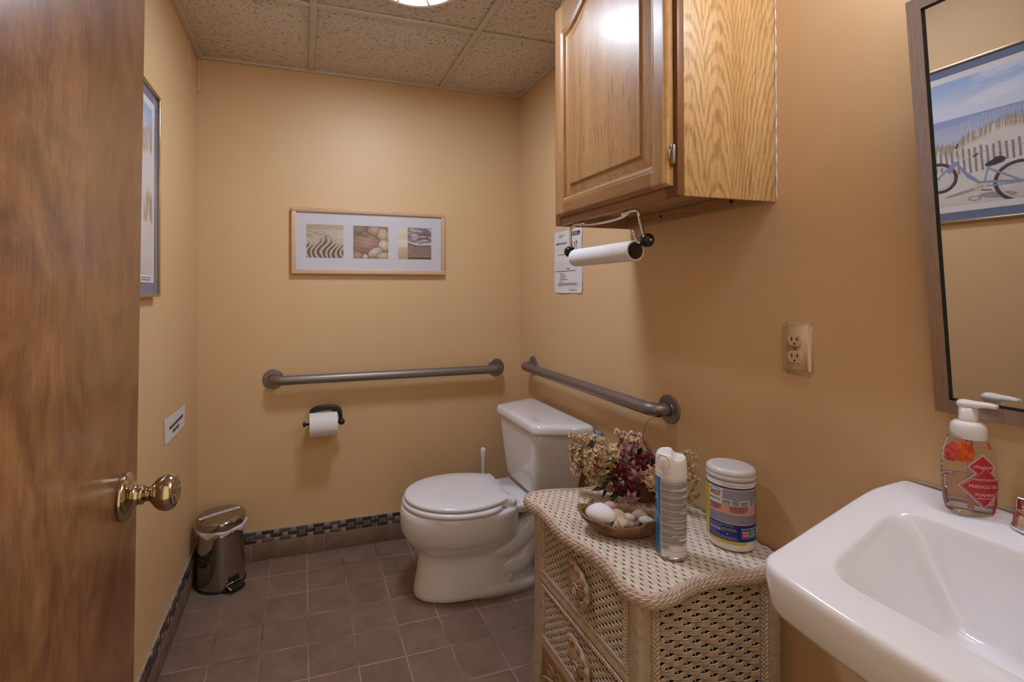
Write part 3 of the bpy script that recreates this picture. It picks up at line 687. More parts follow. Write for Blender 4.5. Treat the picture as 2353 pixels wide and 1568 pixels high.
# ------------------------------------------------------------------ memo on the right wall
t = thing('paper_notice', (W, -.485, 1.178), 'creased white memo sheet on the right wall behind the paper towel roll', 'notice')
def memo(x, y):        # x 0..0.225 to the right (towards -y), y up from the lower edge; folds and a curled foot
    fold = .0018*(1-abs((y % .09)-.045)/.045)+.004*max(0, .02-y)/.02*abs(math.sin(x*20))
    return (W-.0012-fold, -.372-x, 1.1785+y)
mb = MB(); put_rect(mb, lambda x, y: memo(x+.003*math.sin(y*30)*(x > .1), y), 0, .2245, 0, .268, nx=16, ny=36); obj('sheet', mb, m_paper, t)
mb = MB(); up = lambda x, y: (memo(x, y)[0]-.0006, memo(x, y)[1], memo(x, y)[2])
put_rect(mb, up, .150, .212, .240, .257, nx=3, ny=3)
put_text(mb, 'MEMORANDUM', .0128, up, (.062, .214)); put_text(mb, 'MEMORANDUM', .0128, up, (.0625, .2143))
for y in (.252, .247, .242): put_lines(mb, up, .042, .085 if y > .245 else .072, y, .0018)
put_text(mb, 'Please', .008, up, (.040, .166)); put_lines(mb, up, .055, .20, .166, .003)
put_text(mb, 'Rules', .0105, up, (.118, .104)); put_text(mb, 'Rules', .0105, up, (.1184, .1042)); put_lines(mb, up, .012, .175, .094, .0028)
for y, e in ((.083, .082), (.0745, .10), (.066, .093), (.058, .115), (.0495, .075)): put_lines(mb, up, .050, e, y, .0028)
for y, e in ((.041, .19), (.0355, .185), (.030, .07)): put_lines(mb, up, .036, e, y, .0024)
pts = [up(.125+.0022*k, .013+.0035*math.sin(k*1.9)+.002*math.sin(k*.7)) for k in range(28)]; mb.tube(pts, .0004, 4)
obj('print', mb, m_ink, t)
mb = MB(); up2 = lambda x, y: (up(x, y)[0]-.0004, up(x, y)[1], up(x, y)[2]); put_lines(mb, up2, .155, .19, .2515, .0025); put_lines(mb, up2, .155, .205, .2455, .0025); obj('reversed_print', mb, m_paper, t)

# ------------------------------------------------------------------ small sign on the left wall
t = thing('small_sign', (0, -.37, .68), 'small white typed card on the left wall above the pedal bin', 'sign')
sg = lambda x, y: (.0015+.0008*math.sin(x*30), -.522+x+.010*(1-y/.085)*(x < .02), .681+y+.0*x)
mb = MB(); vs = [( .001, -.512, .684), (.001, -.2385, .678), (.001, -.2235, .760), (.001, -.522, .770)]
N = 12; rr = []
for i in range(N+1):
    a = i/N; lo_ = Vector(vs[0]).lerp(Vector(vs[1]), a); hi_ = Vector(vs[3]).lerp(Vector(vs[2]), a); bulge = .0012+.0022*math.sin(a*PI)
    rr.append([(bulge, lo_.y+(hi_.y-lo_.y)*k/6, lo_.z+(hi_.z-lo_.z)*k/6) for k in range(7)])
mb.rings(rr, closed=False); obj('card', mb, m_paper, t)
mb = MB(); sg = lambda x, y: (.0042, -.51+x, .682+y)
put_lines(mb, sg, .048, .235, .044, .0105, word=(2.2, 4), gap=.5); put_lines(mb, sg, .090, .175, .023, .0105, word=(2.2, 4), gap=.5); obj('print', mb, m_inkb, t)

# ------------------------------------------------------------------ outlet
t = thing('outlet_plate', (W, -1.492, 1.055), 'tan painted duplex outlet plate on the right wall beside the mirror', 'outlet')
py0, py1, pz0, pz1 = -1.527, -1.4575, .996, 1.115
mb = MB(); bm = bmesh.new(); bmesh.ops.create_cube(bm, size=1)
for v in bm.verts: v.co = Vector((W-.0050 if v.co.x < 0 else W-.0002, py0 if v.co.y < 0 else py1, pz0 if v.co.z < 0 else pz1))
bmesh.ops.bevel(bm, geom=[e for e in bm.edges if abs(e.verts[0].co.y-e.verts[1].co.y) < 1e-6 and abs(e.verts[0].co.z-e.verts[1].co.z) < 1e-6], offset=.007, segments=4, affect='EDGES')
bmesh.ops.bevel(bm, geom=[e for e in bm.edges if all(v.co.x < W-.004 for v in e.verts)], offset=.0035, segments=3, affect='EDGES')
mb.frombm(bm); obj('cover', mb, m_plate, t)
for zc in (1.0745, 1.0365):
    mb = MB(); pr = []
    for k in range(40):
        a = 2*PI*k/40; yy = .0165*math.cos(a); zz = max(-.0135, min(.0135, .0175*math.sin(a))); pr.append((yy, zz))
    mb.rings([[(W-.006, -1.4905+a_, zc+b_) for a_, b_ in pr], [(W-.0080, -1.4905+a_, zc+b_) for a_, b_ in pr], [(W-.0085, -1.4905+a_*.93, zc+b_*.93) for a_, b_ in pr]], True, cap1=True, smooth=False)
    ro = obj('receptacle', mb, m_recept, t)
    mb = MB()
    for dy, hh in ((.0063, .0045), (-.0063, .004)): mb.box((W-.0090, -1.4905+dy-.0012, zc+.0028-hh), (W-.0084, -1.4905+dy+.0012, zc+.0028+hh))
    mb.lathe([(.0024, 0), (.0024, .0006)], (W-.0084, -1.4905, zc-.008), (-1, 0, 0), 14); obj('slots', mb, m_black, ro)
mb = MB(); mb.lathe([(.003, 0), (.0025, .001), (.0001, .0012)], (W-.0062, -1.4905, 1.0555), (-1, 0, 0), 14); obj('plate_screw', mb, m_hinge, t)

# ------------------------------------------------------------------ toilet
TY = -.448
t = thing('toilet', (1.12, TY, 0), 'white two-piece toilet with closed lid against the right wall', 'toilet')
def egg(xc, lf, lb, hw_, z, n=56, pf=2.0, pb=2.4, yc=TY):
    """egg outline: front (towards -x) reaches xc-lf, back xc+lb"""
    r = []
    for k in range(n):
        a = 2*PI*k/n; c_, s_ = math.cos(a), math.sin(a)
        if c_ < 0: e = 2/pf; x = -lf*abs(c_)**e; y = hw_*math.copysign(abs(s_)**e, s_)
        else: e = 2/pb; x = lb*abs(c_)**e; y = hw_*math.copysign(abs(s_)**e, s_)
        r.append((xc+x, yc+y, z))
    return r
mb = MB()
sec = [  # xc, lf, lb, hw, z, pf, pb
 (1.06, .208, .300, .098, .000, 2.3, 2.2), (1.06, .214, .308, .106, .006, 2.3, 2.2), (1.06, .214, .308, .107, .022, 2.3, 2.2),
 (1.055, .200, .300, .100, .060, 2.3, 2.3), (1.05, .187, .292, .094, .110, 2.3, 2.4), (1.045, .180, .280, .092, .150, 2.2, 2.4), (1.04, .180, .275, .098, .172, 2.1, 2.4),
 (1.035, .196, .265, .122, .198, 2.05, 2.5), (1.03, .216, .255, .148, .228, 2.0, 2.6), (1.025, .228, .250, .166, .262, 2.0, 2.6), (1.025, .231, .250, .173, .295, 2.0, 2.6),
 (1.025, .229, .252, .1765, .322, 2.0, 2.7), (1.025, .226, .254, .1775, .341, 2.0, 2.8), (1.025, .221, .252, .1745, .348, 2.0, 2.8), (1.025, .20, .24, .16, .3495, 2.0, 2.8)]
mb.rings([egg(a, b_, c_, d_, z, pf=p1, pb=p2) for a, b_, c_, d_, z, p1, p2 in sec], True, True, True)
bowl = obj('bowl', mb, m_porc, t)
# rear deck carrying the tank
mb = MB(); rr = []
for z, x0_, x1_, h_ in ((.300, 1.20, 1.40, .085), (.315, 1.17, 1.455, .115), (.335, 1.16, 1.475, .135), (.350, 1.16, 1.48, .140), (.3555, 1.165, 1.475, .136)):
    r_ = []
    for k in range(40):
        a = 2*PI*k/40; e = .35; r_.append(((x0_+x1_)/2+(x1_-x0_)/2*math.copysign(abs(math.cos(a))**e, math.cos(a)), TY+h_*math.copysign(abs(math.sin(a))**e, math.sin(a)), z))
    rr.append(r_)
mb.rings(rr, True, True, True); obj('rear_deck', mb, m_porc, t)
# trapway tubes showing on the side, foot plate
for s_ in (-1, 1):
    yb = TY+s_*.058; mb = MB()
    mb.tube(smooth_path([(1.43, yb, .335), (1.37, yb, .285), (1.29, yb, .215), (1.21, yb-s_*.004, .172), (1.14, yb-s_*.022, .165), (1.07, TY+s_*.01, .19)], 8), .050, 22)
    mb.tube(smooth_path([(1.44, yb-s_*.005, .03), (1.43, yb, .13), (1.405, yb, .215), (1.355, yb, .225), (1.315, yb, .17), (1.275, yb, .105), (1.20, yb-s_*.006, .080), (1.12, yb-s_*.03, .09)], 8), .044, 22)
    obj('trapway', mb, m_porc, t)
mb = MB(); mb.rings([egg(1.20, .22, .205, .112, z, pf=2.6, pb=2.4) if z < .03 else egg(1.20, .215, .200, .105, z, pf=2.6, pb=2.4) for z in (0.0, .028, .040)], True, True, True); obj('foot', mb, m_porc, t)
for s_ in (-1, 1):
    mb = MB(); mb.lathe([(.0155, 0), (.0155, .022), (.0135, .030), (.0001, .032)], (1.215, TY+s_*.083, .040), seg=24); obj('bolt_cap', mb, m_seat, t)
# seat and lid
def flat_egg(name, secs, mat):
    mb = MB(); mb.rings([egg(a, b_, c_, d_, z, pf=2.0, pb=pb) for a, b_, c_, d_, z, pb in secs], True, True, True); return obj(name, mb, mat, t)
flat_egg('seat', [(1.03, .205, .150, .165, .3500, 3.2), (1.03, .222, .158, .183, .3515, 3.2), (1.03, .2255, .160, .1865, .357, 3.2), (1.03, .2255, .160, .1865, .364, 3.2), (1.03, .221, .157, .182, .3695, 3.2), (1.03, .205, .150, .17, .3705, 3.2)], m_seat)
def lid_ring(xc, lf, lb, hw_, z, n=72):
    r = []; hb = hw_*.735; c_ = .016
    side = []
    for k in range(13): u = k/12; x = (lb-c_)*u; side.append((x, hw_-(hw_-hb)*(u**1.9)))
    for k in range(1, 5): a = PI/2*k/4; side.append((lb-c_+c_*math.sin(a), hb-c_*(1-math.cos(a))))
    for k in range(1, 4): side.append((lb, (hb-c_)*(1-k/4)))
    front = [(-lf*math.sin(PI/2*k/22), hw_*math.cos(PI/2*k/22)) for k in range(22, 0, -1)]
    up_ = front+side+[(lb, 0)]
    return [(xc+x, TY+y, z) for x, y in up_]+[(xc+x, TY-y, z) for x, y in up_[-2:0:-1]]
def flat_egg2(name, secs, mat):
    mb = MB(); mb.rings([lid_ring(a, b_, c_, d_, z) for a, b_, c_, d_, z, pb in secs], True, True, True); return obj(name, mb, mat, t, auto=50)
sl = flat_egg2('seat_lid', [(1.03, .200, .160, .160, .3745, 4.2), (1.03, .2165, .176, .177, .3755, 4.2), (1.03, .2185, .179, .180, .381, 4.2), (1.03, .2165, .178, .178, .3865, 4.2), (1.03, .206, .171, .168, .3905, 4.0), (1.03, .150, .130, .12, .3925, 3.4), (1.03, .06, .05, .05, .3932, 2.6)], m_seat)
for s_ in (-1, 1):
    mb = MB(); y = TY+s_*.105; mb.bbox((1.170, y-.030, .351), (1.222, y+.030, .3865), .008); mb.lathe([(.011, -.034), (.0125, -.031), (.0125, .031), (.011, .034)], (1.214, y, .370), (0, 1, 0), 20)
    mb.bbox((1.212, y-.014, .352), (1.250, y+.014, .361), .004); obj('seat_hinge', mb, m_seat, t)
# tank: narrower front, angled sides, tapering down
def tankring(xf, xb, hf, hb, z, r=.02, off=0, yc=TY):
    pts = [(xf, yc-hf), (xb, yc-hb), (xb, yc+hb), (xf, yc+hf)]
    # poly with front corners set back along the flanks, rounded
    P = [Vector((p[0], p[1], z)) for p in pts]; out = []
    for i in range(4):
        a = P[i-1]; b_ = P[i]; c_ = P[(i+1) % 4]; d1 = (a-b_).normalized(); d2 = (c_-b_).normalized(); rr_ = r if i in (0, 3) else r*.6
        s0 = b_+d1*rr_; s1 = b_+d2*rr_
        for k in range(7):
            q = k/6; out.append((s0*(1-q)**2+b_*2*q*(1-q)+s1*q*q)[:])
    return out
mb = MB(); mb.rings([tankring(1.315, 1.462, .118, .150, .372, .03), tankring(1.302, 1.468, .134, .170, .378, .03), tankring(1.296, 1.472, .142, .184, .40, .03), tankring(1.288, 1.478, .158, .214, .50, .03), tankring(1.281, 1.482, .172, .240, .60, .03), tankring(1.279, 1.484, .178, .249, .640, .03)], True, True, True); obj('tank', mb, m_porc, t)
mb = MB(); lr = lambda e, z: tankring(1.270-e, 1.490+e*.2, .196+e*.8, .272+e, z, .035)
mb.rings([lr(-.004, .6365), lr(0, .638), lr(.0015, .646), lr(0, .660), lr(-.003, .6685), lr(-.010, .6725), lr(-.035, .6745), lr(-.09, .6750)], True, True, True); obj('tank_lid', mb, m_porc, t)
mb = MB(); mb.tube(smooth_path([(1.40, TY+.16, .38), (1.42, TY+.19, .30), (1.44, TY+.20, .22), (1.47, TY+.20, .17)]), .006, 10); mb.lathe([(.022, 0), (.022, .004), (.012, .006), (.010, .03)], (W-.0005, TY+.20, .17), (-1, 0, 0), 20); obj('supply_line', mb, m_chrome, t)
# brush standing behind
t = thing('toilet_brush', (1.258, -.13, 0), 'white toilet brush whose handle stands up behind the toilet', 'toilet brush')
mb = MB(); mb.lathe([(.0115, .16), (.010, .26), (.0095, .33), (.0105, .38), (.0135, .415), (.0130, .428), (.009, .4355), (.0001, .438)], (1.258, -.13, 0), seg=24); obj('handle', mb, m_seat, t)
mb = MB(); mb.lathe([(.055, 0), (.058, .004), (.050, .10), (.042, .16), (.012, .172)], (1.258, -.13, 0), seg=32); obj('caddy', mb, m_seat, t)
mb = MB(); mb.bbox((1.492, -.735, .60), (W-.0008, -.700, .655), .004); o = obj('plastic_block', mb, M('pale_blue_plastic', (.30, .34, .42), .4), origin=(W, -.71, .60)); tag(o, 'small pale blue plastic block on the wall at the right end of the tank', 'plastic piece')

# ------------------------------------------------------------------ pedal bin
BCX, BCY = .112, -.122
t = thing('pedal_bin', (BCX, BCY, 0), 'small polished steel pedal bin with white liner in the left back corner', 'trash can')
mb = MB(); mb.lathe([(.092, 0), (.0945, .002), (.0945, .010), (.090, .0125)], (BCX, BCY, 0), seg=64); obj('base_ring', mb, m_rubber, t)
mb = MB(); mb.lathe([(.0925, .0125), (.0925, .02), (.0905, .08), (.0875, .15), (.0850, .21), (.0845, .238)], (BCX, BCY, 0), seg=72, cap0=False); obj('body', mb, m_steel, t)
mb = MB(); n = 120; r2 = random.Random(3)
def lin(k, base, amp, sd): return base+amp*math.sin(k*.42+sd)+amp*.6*math.sin(k*.17+sd*2)
rr = []
for z, rad, az, ar in ((.239, .0865, 0, 0), (.2405, .0905, .001, .0015), (.232, .0920, .003, .002), (.225, .0905, .005, .0025), (.2205, .0885, .006, .002)):
    rr.append([(BCX+(lin(k, rad, ar, 1)+.005*max(0, math.cos(2*PI*k/n+.1))**6)*math.cos(2*PI*k/n), BCY+lin(k, rad, ar, 1)*math.sin(2*PI*k/n), z+lin(k, 0, az, 2)+.006*max(0, math.cos(2*PI*k/n+.1))**4) for k in range(n)])
mb.rings(rr); obj('liner_bag', mb, M('white_bin_liner', (.70, .66, .70), .5), t)
mb = MB(); mb.lathe([(.0895, .2425), (.0925, .2435), (.0935, .246), (.0935, .264), (.0920, .2700), (.088, .2740), (.070, .2775), (.040, .2795), (.0001, .2800)], (BCX, BCY, 0), seg=72); lid = obj('lid', mb, m_steel, t)
a0 = math.radians(28); ca, sa = math.cos(a0), math.sin(a0)
lf_ = lambda x, y: (BCX-.004+x*ca-y*sa, BCY-.002+x*sa+y*ca, .2803-.32*((x)**2+y**2)+.0006)
mb = MB(); put_rect(mb, lf_, -.080, .080, -.0110, .0110, nx=16, ny=2); obj('label_strip', mb, m_paper, lid)
mb = MB(); lf2 = lambda x, y: (lf_(x, y)[0], lf_(x, y)[1], lf_(x, y)[2]+.0006); put_text(mb, 'Sanitary products only', .0155, lf2, (0, 0)); obj('label_print', mb, m_ink, lid)
pa = math.radians(-52); pd = Vector((math.cos(pa), math.sin(pa), 0)); pp = Vector((-pd.y, pd.x, 0)); bc = Vector((BCX, BCY, 0))
mb = MB(); 
def pbox(d0, d1, w0, w1, z0, z1, z2, z3, m=0):
    a = [bc+pd*d0-pp*w0+Vector((0,0,z0)), bc+pd*d1-pp*w1+Vector((0,0,z2)), bc+pd*d1+pp*w1+Vector((0,0,z2)), bc+pd*d0+pp*w0+Vector((0,0,z0)),
         bc+pd*d0-pp*w0+Vector((0,0,z1)), bc+pd*d1-pp*w1+Vector((0,0,z3)), bc+pd*d1+pp*w1+Vector((0,0,z3)), bc+pd*d0+pp*w0+Vector((0,0,z1))]
    mb.add(a, [(0,3,2,1),(4,5,6,7),(0,1,5,4),(1,2,6,5),(2,3,7,6),(3,0,4,7)], m, False)
pbox(.080, .125, .034, .030, .018, .026, .012, .019); pbox(.082, .0955, .022, .022, .034, .056, .034, .052); pbox(.07, .10, .042, .040, .002, .014, .002, .010)
obj('pedal', mb, m_rubber, t)
mb = MB(); 
a_ = bc+pd*.099-pp*.036+Vector((0,0,.030)); b__ = bc+pd*.128-pp*.030+Vector((0,0,.0205)); mb.tube([a_, b__], .0024, 8); mb.tube([bc+pd*.0965-pp*.034+Vector((0,0,.031)), bc+pd*.0965+pp*.034+Vector((0,0,.031))], .0016, 8); obj('pedal_trim', mb, m_chrome, t)

# ------------------------------------------------------------------ wicker chest
ZT = .572
chest = thing('wicker_chest', (1.285, -1.237, 0), 'cream painted wicker chest with two shell-handled drawers beside the sink', 'chest of drawers')
OUT = [(1.5035,-.972),(1.42,-.970),(1.34,-.977),(1.262,-.977),(1.205,-.964),(1.155,-.956),(1.112,-.957),(1.083,-.968),(1.068,-.990),(1.0655,-1.018),(1.0745,-1.060),(1.0745,-1.115),(1.0680,-1.170),(1.0715,-1.228),(1.0850,-1.285),(1.0920,-1.335),(1.0870,-1.390),(1.0785,-1.430),(1.0805,-1.458),(1.0915,-1.482),(1.1098,-1.4965),(1.138,-1.5005),(1.1705,-1.4955),(1.2316,-1.4795),(1.288,-1.478),(1.335,-1.4828),(1.385,-1.489),(1.44,-1.492),(1.5035,-1.490)]
outl = [Vector((p.x, p.y, 0)) for p in smooth_path([(a, b_, 0) for a, b_ in OUT], 6)]
# resample evenly
def resample(P, step, closed=False):
    L = [0]; 
    for a, b_ in zip(P[:-1], P[1:]): L.append(L[-1]+(b_-a).length)
    n = int(L[-1]/step); out = []; j = 0
    for i in range(n+1):
        s = L[-1]*i/n
        while j < len(L)-2 and L[j+1] < s: j += 1
        out.append(P[j].lerp(P[j+1], (s-L[j])/(L[j+1]-L[j]+1e-12)))
    return out
outl = resample(outl, .0032)
def normals(P):
    out = []
    for i in range(len(P)):
        d = (P[min(i+1, len(P)-1)]-P[max(i-1, 0)]).normalized(); out.append(Vector((d.y, -d.x, 0)))
    return out
nrm = normals(outl)
cen = Vector((1.285, -1.237, 0))
nrm = [n if n.dot(p-cen) > 0 else -n for n, p in zip(nrm, outl)]
inset = [p-n*.010 for p, n in zip(outl, nrm)]
def inside(x, y, poly):
    c = False; j = len(poly)-1
    for i in range(len(poly)):
        a = poly[i]; b_ = poly[j]
        if (a.y > y) != (b_.y > y) and x < (b_.x-a.x)*(y-a.y)/(b_.y-a.y)+a.x: c = not c
        j = i
    return c
def strand(mb, pts, r, U, V, N, seg=5, m=0):
    rs = []
    for p in pts: rs.append([(p[0]+r*(math.cos(2*PI*k/seg)*N[0]+math.sin(2*PI*k/seg)*V[0]), p[1]+r*(math.cos(2*PI*k/seg)*N[1]+math.sin(2*PI*k/seg)*V[1]), p[2]+r*(math.cos(2*PI*k/seg)*N[2]+math.sin(2*PI*k/seg)*V[2])) for k in range(seg)])
    mb.rings(rs, True, True, True, m)
def weave(mb, O, U, V, N, u0, u1, v0, v1, row, nst, r, stake, amp, ok=None, sub=4, slant=0.0, jit=.0003):
    """weavers run along U, stakes along V; weavers pass over and under the stakes"""
    O, U, V, N = map(Vector, (O, U, V, N)); rows = int((v1-v0)/row); R_ = random.Random(9)
    for i in range(rows):
        v = v0+row*(i+.5)
        for s_ in range(nst):
            vv = v+(s_-(nst-1)/2)*2*r*.96; run = []
            n = int((u1-u0)/(stake/sub)); jj = R_.uniform(-jit, jit)
            for k in range(n+1):
                u = u0+(u1-u0)*k/n; ph = PI*((u-u0)/stake+.5)+(PI if i % 2 else 0)
                p = O+U*u+V*(vv+jj+slant*math.sin(ph))+N*(amp*math.sin(ph))
                if ok is None or ok(p): run.append(p)
                else:
                    if len(run) > 2: strand(mb, run, r, U, V, N)
                    run = []
            if len(run) > 2: strand(mb, run, r, U, V, N)
    n = int((u1-u0)/stake)
    for i in range(n+1):
        u = u0+stake*i; pts = []
        for k in range(int((v1-v0)/.02)+2):
            p = O+U*u+V*min(v0+.02*k, v1)
            if ok is None or ok(p): pts.append(p-N*(r*1.3))
        if len(pts) > 1: strand(mb, pts, r*.95, V, U, N)
def braid(mb, P, Q, Lat, N, wd, r, period, m=0):
    P, Q, Lat, N = map(Vector, (P, Q, Lat, N)); L = (Q-P).length; n = max(6, int(L/(period/9)))
    for s_ in range(3):
        pts = []
        for k in range(n+1):
            t_ = 2*PI*(L*k/n)/period+s_*2*PI/3; pts.append(P+(Q-P)*(k/n)+Lat*(wd*math.sin(t_))+N*(r*.9*math.sin(2*t_)))
        mb.tube(pts, r, 5, m)
# top weave
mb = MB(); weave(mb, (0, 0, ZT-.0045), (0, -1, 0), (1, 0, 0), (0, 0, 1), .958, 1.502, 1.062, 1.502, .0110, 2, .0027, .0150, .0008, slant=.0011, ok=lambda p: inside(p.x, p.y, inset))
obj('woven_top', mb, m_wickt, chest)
mb = MB(); lin_ = [p-n*.012 for p, n in zip(outl, nrm)]; mb.rings([[(p.x, p.y, ZT-.028) for p in lin_], [(p.x, p.y, ZT-.0105) for p in lin_]], True, True, True, smooth=False); obj('top_shade_board', mb, m_liner, chest)  # dark board added under the weave to paint its holes with shade
# rope-twisted edge
mb = MB()
def rope(z, off, R, r, period, strands=2, m=0, ph0=0):
    for s_ in range(strands):
        pts = []
        for i, (p, n) in enumerate(zip(outl, nrm)):
            a = 2*PI*i*.0032/period+s_*2*PI/strands+ph0; pts.append(p+n*(off+R*math.cos(a))+Vector((0, 0, z+R*math.sin(a))))
        mb.tube(pts, r, 6, m)
rope(ZT-.0035, -.0085, .0001, .0034, .03, 1)
for j_, (z_, o_) in enumerate(((.0050, -.0035), (.0103, .0002), (.0158, .0012), (.0213, .0000), (.0266, -.0030))): rope(ZT-z_, o_, .0026, .0028, .046, 3, ph0=.9*j_)
obj('braided_rim', mb, m_wickb, chest)
# posts wrapped in cane
PX0, PX1, PYL, PYR = 1.0916, 1.478, -1.0019, -1.4751
def post(x0, x1, y0, y1, sx, sy):
    mb = MB(); rs = []; z = .022; k = 0
    while z < .548:
        fl = .012*max(0, 1-z/.30)**2; b_ = .0017 if k % 2 else 0
        e = [(x0+sx*fl-b_, y0+sy*fl-b_), (x1+sx*fl+b_, y0+sy*fl-b_), (x1+sx*fl+b_, y1+sy*fl+b_), (x0+sx*fl-b_, y1+sy*fl+b_)]
        P = [Vector((q[0], q[1], z)) for q in e]; out = []
        for i in range(4):
            a = P[i-1]; b2 = P[i]; c_ = P[(i+1) % 4]; d1 = (a-b2).normalized(); d2 = (c_-b2).normalized(); r_ = .007
            for q in (0, .5, 1): out.append(((b2+d1*r_)*(1-q)**2+b2*2*q*(1-q)+(b2+d2*r_)*q*q)[:])
        rs.append(out); z += .0021; k += 1
    mb.rings(rs, True, True, True); o = obj('post', mb, m_wick, chest)
    mb = MB(); mb.lathe([(.010, 0), (.012, .003), (.012, .022)], ((x0+x1)/2+sx*.012, (y0+y1)/2+sy*.012, 0), seg=16); obj('foot_glide', mb, m_rubber, chest)
post(PX0, PX0+.033, PYL-.040, PYL, -1, 1); post(PX0, PX0+.033, PYR, PYR+.034, -1, -1)
post(PX1-.036, PX1, PYL-.040, PYL, 0, 1); post(PX1-.036, PX1, PYR, PYR+.034, 0, -1)
# dark block behind the open weave; its colour paints the shade inside the chest
mb = MB(); mb.box((PX0+.012, PYR+.010, .07), (PX1-.006, PYL-.010, ZT-.03)); obj('inner_shade_case', mb, m_liner, chest)
# side panels
for yy, sg_ in ((PYR+.004, -1), (PYL-.004, 1)):
    mb = MB(); weave(mb, (0, yy, 0), (1, 0, 0), (0, 0, 1), (0, sg_, 0), PX0+.055, PX1-.058, .085, .554, .0140, 3, .0022, .0235, .0022, slant=-.0013)
    obj('woven_side_panel', mb, m_wick, chest)
    for x in (PX0+.044, PX1-.047): mb = MB(); braid(mb, (x, yy, .06), (x, yy, .546), (1, 0, 0), (0, sg_, 0), .0075, .0036, .030); obj('side_braid', mb, m_wick, chest)
    mb = MB(); mb.tube([(PX0+.03, yy, .070), (PX1-.03, yy, .070)], .011, 12); obj('bottom_rail', mb, m_wick, chest)
# drawers
m_shell = M('painted_shell_carving', (.50, .37, .28), .5, nz=.2, sc=50)
m_recess = M('amber_shell_recess', (.42, .25, .115), .5, nz=.2, sc=50)
FY0, FY1 = PYR+.036, PYL-.042
def drawer(z0, z1, zc):
    xf = PX0+.004; yc = (FY0+FY1)/2
    mb = MB(); mb.bbox((xf+.004, FY0+.003, z0+.003), (xf+.0075, FY1-.003, z1-.003), .001); d = obj('drawer', mb, m_liner, chest)  # drawer board coloured dark as painted shade behind the woven front
    mb = MB(); weave(mb, (xf, 0, 0), (0, -1, 0), (0, 0, 1), (-1, 0, 0), -(FY1-.016), -(FY0+.016), z0+.015, z1-.013, .0102, 2, .0021, .0130, .0008, slant=-.0014); obj('woven_front', mb, m_wick, d)
    mb = MB(); 
    for y in (FY0+.009, FY1-.009): braid(mb, (xf-.001, y, z0+.002), (xf-.001, y, z1-.002), (0, 1, 0), (-1, 0, 0), .0052, .0028, .022)
    for z in (z0+.009, z1-.007): braid(mb, (xf-.0015, FY0+.004, z), (xf-.0015, FY1-.004, z), (0, 0, 1), (-1, 0, 0), .0052, .0028, .022)
    obj('drawer_braid', mb, m_wickb, d)
    # shell pull
    hy, hz = yc-.008, zc; n1, n2 = 44, 12; rs = []
    for j in range(n2+1):
        r_ = 1-j/n2; ring = []
        for i in range(n1):
            a = 2*PI*i/n1; ridge = .0011*math.cos(a*11+3.0*(1-r_))*math.sin(PI*min(1, r_*1.1)); h_ = .0165*math.sqrt(max(0, 1-r_*r_))+ridge
            ring.append((xf-.003-max(0, h_), hy-.050*r_*math.cos(a)*(1+.12*math.sin(a)), hz+.036*r_*math.sin(a)))
        rs.append(ring)
    mb = MB(); mb.rings(rs, True, False, True, 0); sh = obj('shell_pull', mb, m_recess, d)
    mb = MB()      # rope arch and the scroll in its middle
    arch_ = [Vector((xf-.010-.004*math.sin(PI*k/26), hy+.010-.058*math.cos(2.3-3.3*k/26-.3), hz+.041*math.sin(2.3-3.3*k/26-.3))) for k in range(27)]
    for off, rr_ in ((0, .0050), (.0065, .0042)):
        pts = [p+Vector((-.0015*math.sin(k*1.4), (p.y-hy)*off/.05, (p.z-hz)*off/.04)) for k, p in enumerate(arch_)]
        mb.tube(pts, [rr_*(1+.22*math.sin(k*1.5)) for k in range(27)], 8)
    sp = [Vector((xf-.020-.003*math.sin(k*.3), hy-.004+(.0025+.0007*k)*math.cos(k*.42), hz-.012+(.0025+.0007*k)*math.sin(k*.42))) for k in range(22)]; mb.tube(sp, [.0024+.00006*k for k in range(22)], 7)
    for q in range(5):
        a = 1.4+q*.42; mb.tube([(xf-.019, hy-.006+.008*math.cos(a), hz-.004+.007*math.sin(a)), (xf-.0185, hy-.006+.026*math.cos(a+.15), hz-.004+.020*math.sin(a+.15)), (xf-.011, hy-.004+.043*math.cos(a+.25), hz-.003+.031*math.sin(a+.25))], [.0012, .0014, .0010], 6)
    obj('shell_carving', mb, m_shell, sh)
drawer(.371, .546, .459); drawer(.186, .345, .266)
for z in (.3585, .1755): mb = MB(); mb.bbox((PX0+.0005, FY0-.002, z-.0115), (PX0+.014, FY1+.002, z+.0115), .004); obj('front_rail', mb, m_wick, chest)
mb = MB(); n = 30; top_ = []; bot = []
for k in range(n+1):
    y = FY0+(FY1-FY0)*k/n; zz = .072+.055*math.sin(PI*k/n)**.8; top_.append((PX0+.006, y, .165)); bot.append((PX0+.004, y, zz))
mb.rings([top_, bot, [(q[0]+.008, q[1], q[2]) for q in bot], [(q[0]+.008, q[1], q[2]) for q in top_]], closed=False); 
mb.tube([(q[0]-.001, q[1], q[2]) for q in bot], .0045, 8)
for s_ in (-1, 1):
    for j in range(3):
        cy_ = (FY0+FY1)/2+s_*(.06+.045*j); mb.tube([(PX0+.004, cy_+(.003+.0011*k)*math.cos(k*.5), .135-.008*j+(.003+.0008*k)*math.sin(k*.5)) for k in range(20)], .0019, 6)
obj('carved_apron', mb, m_recess, chest)

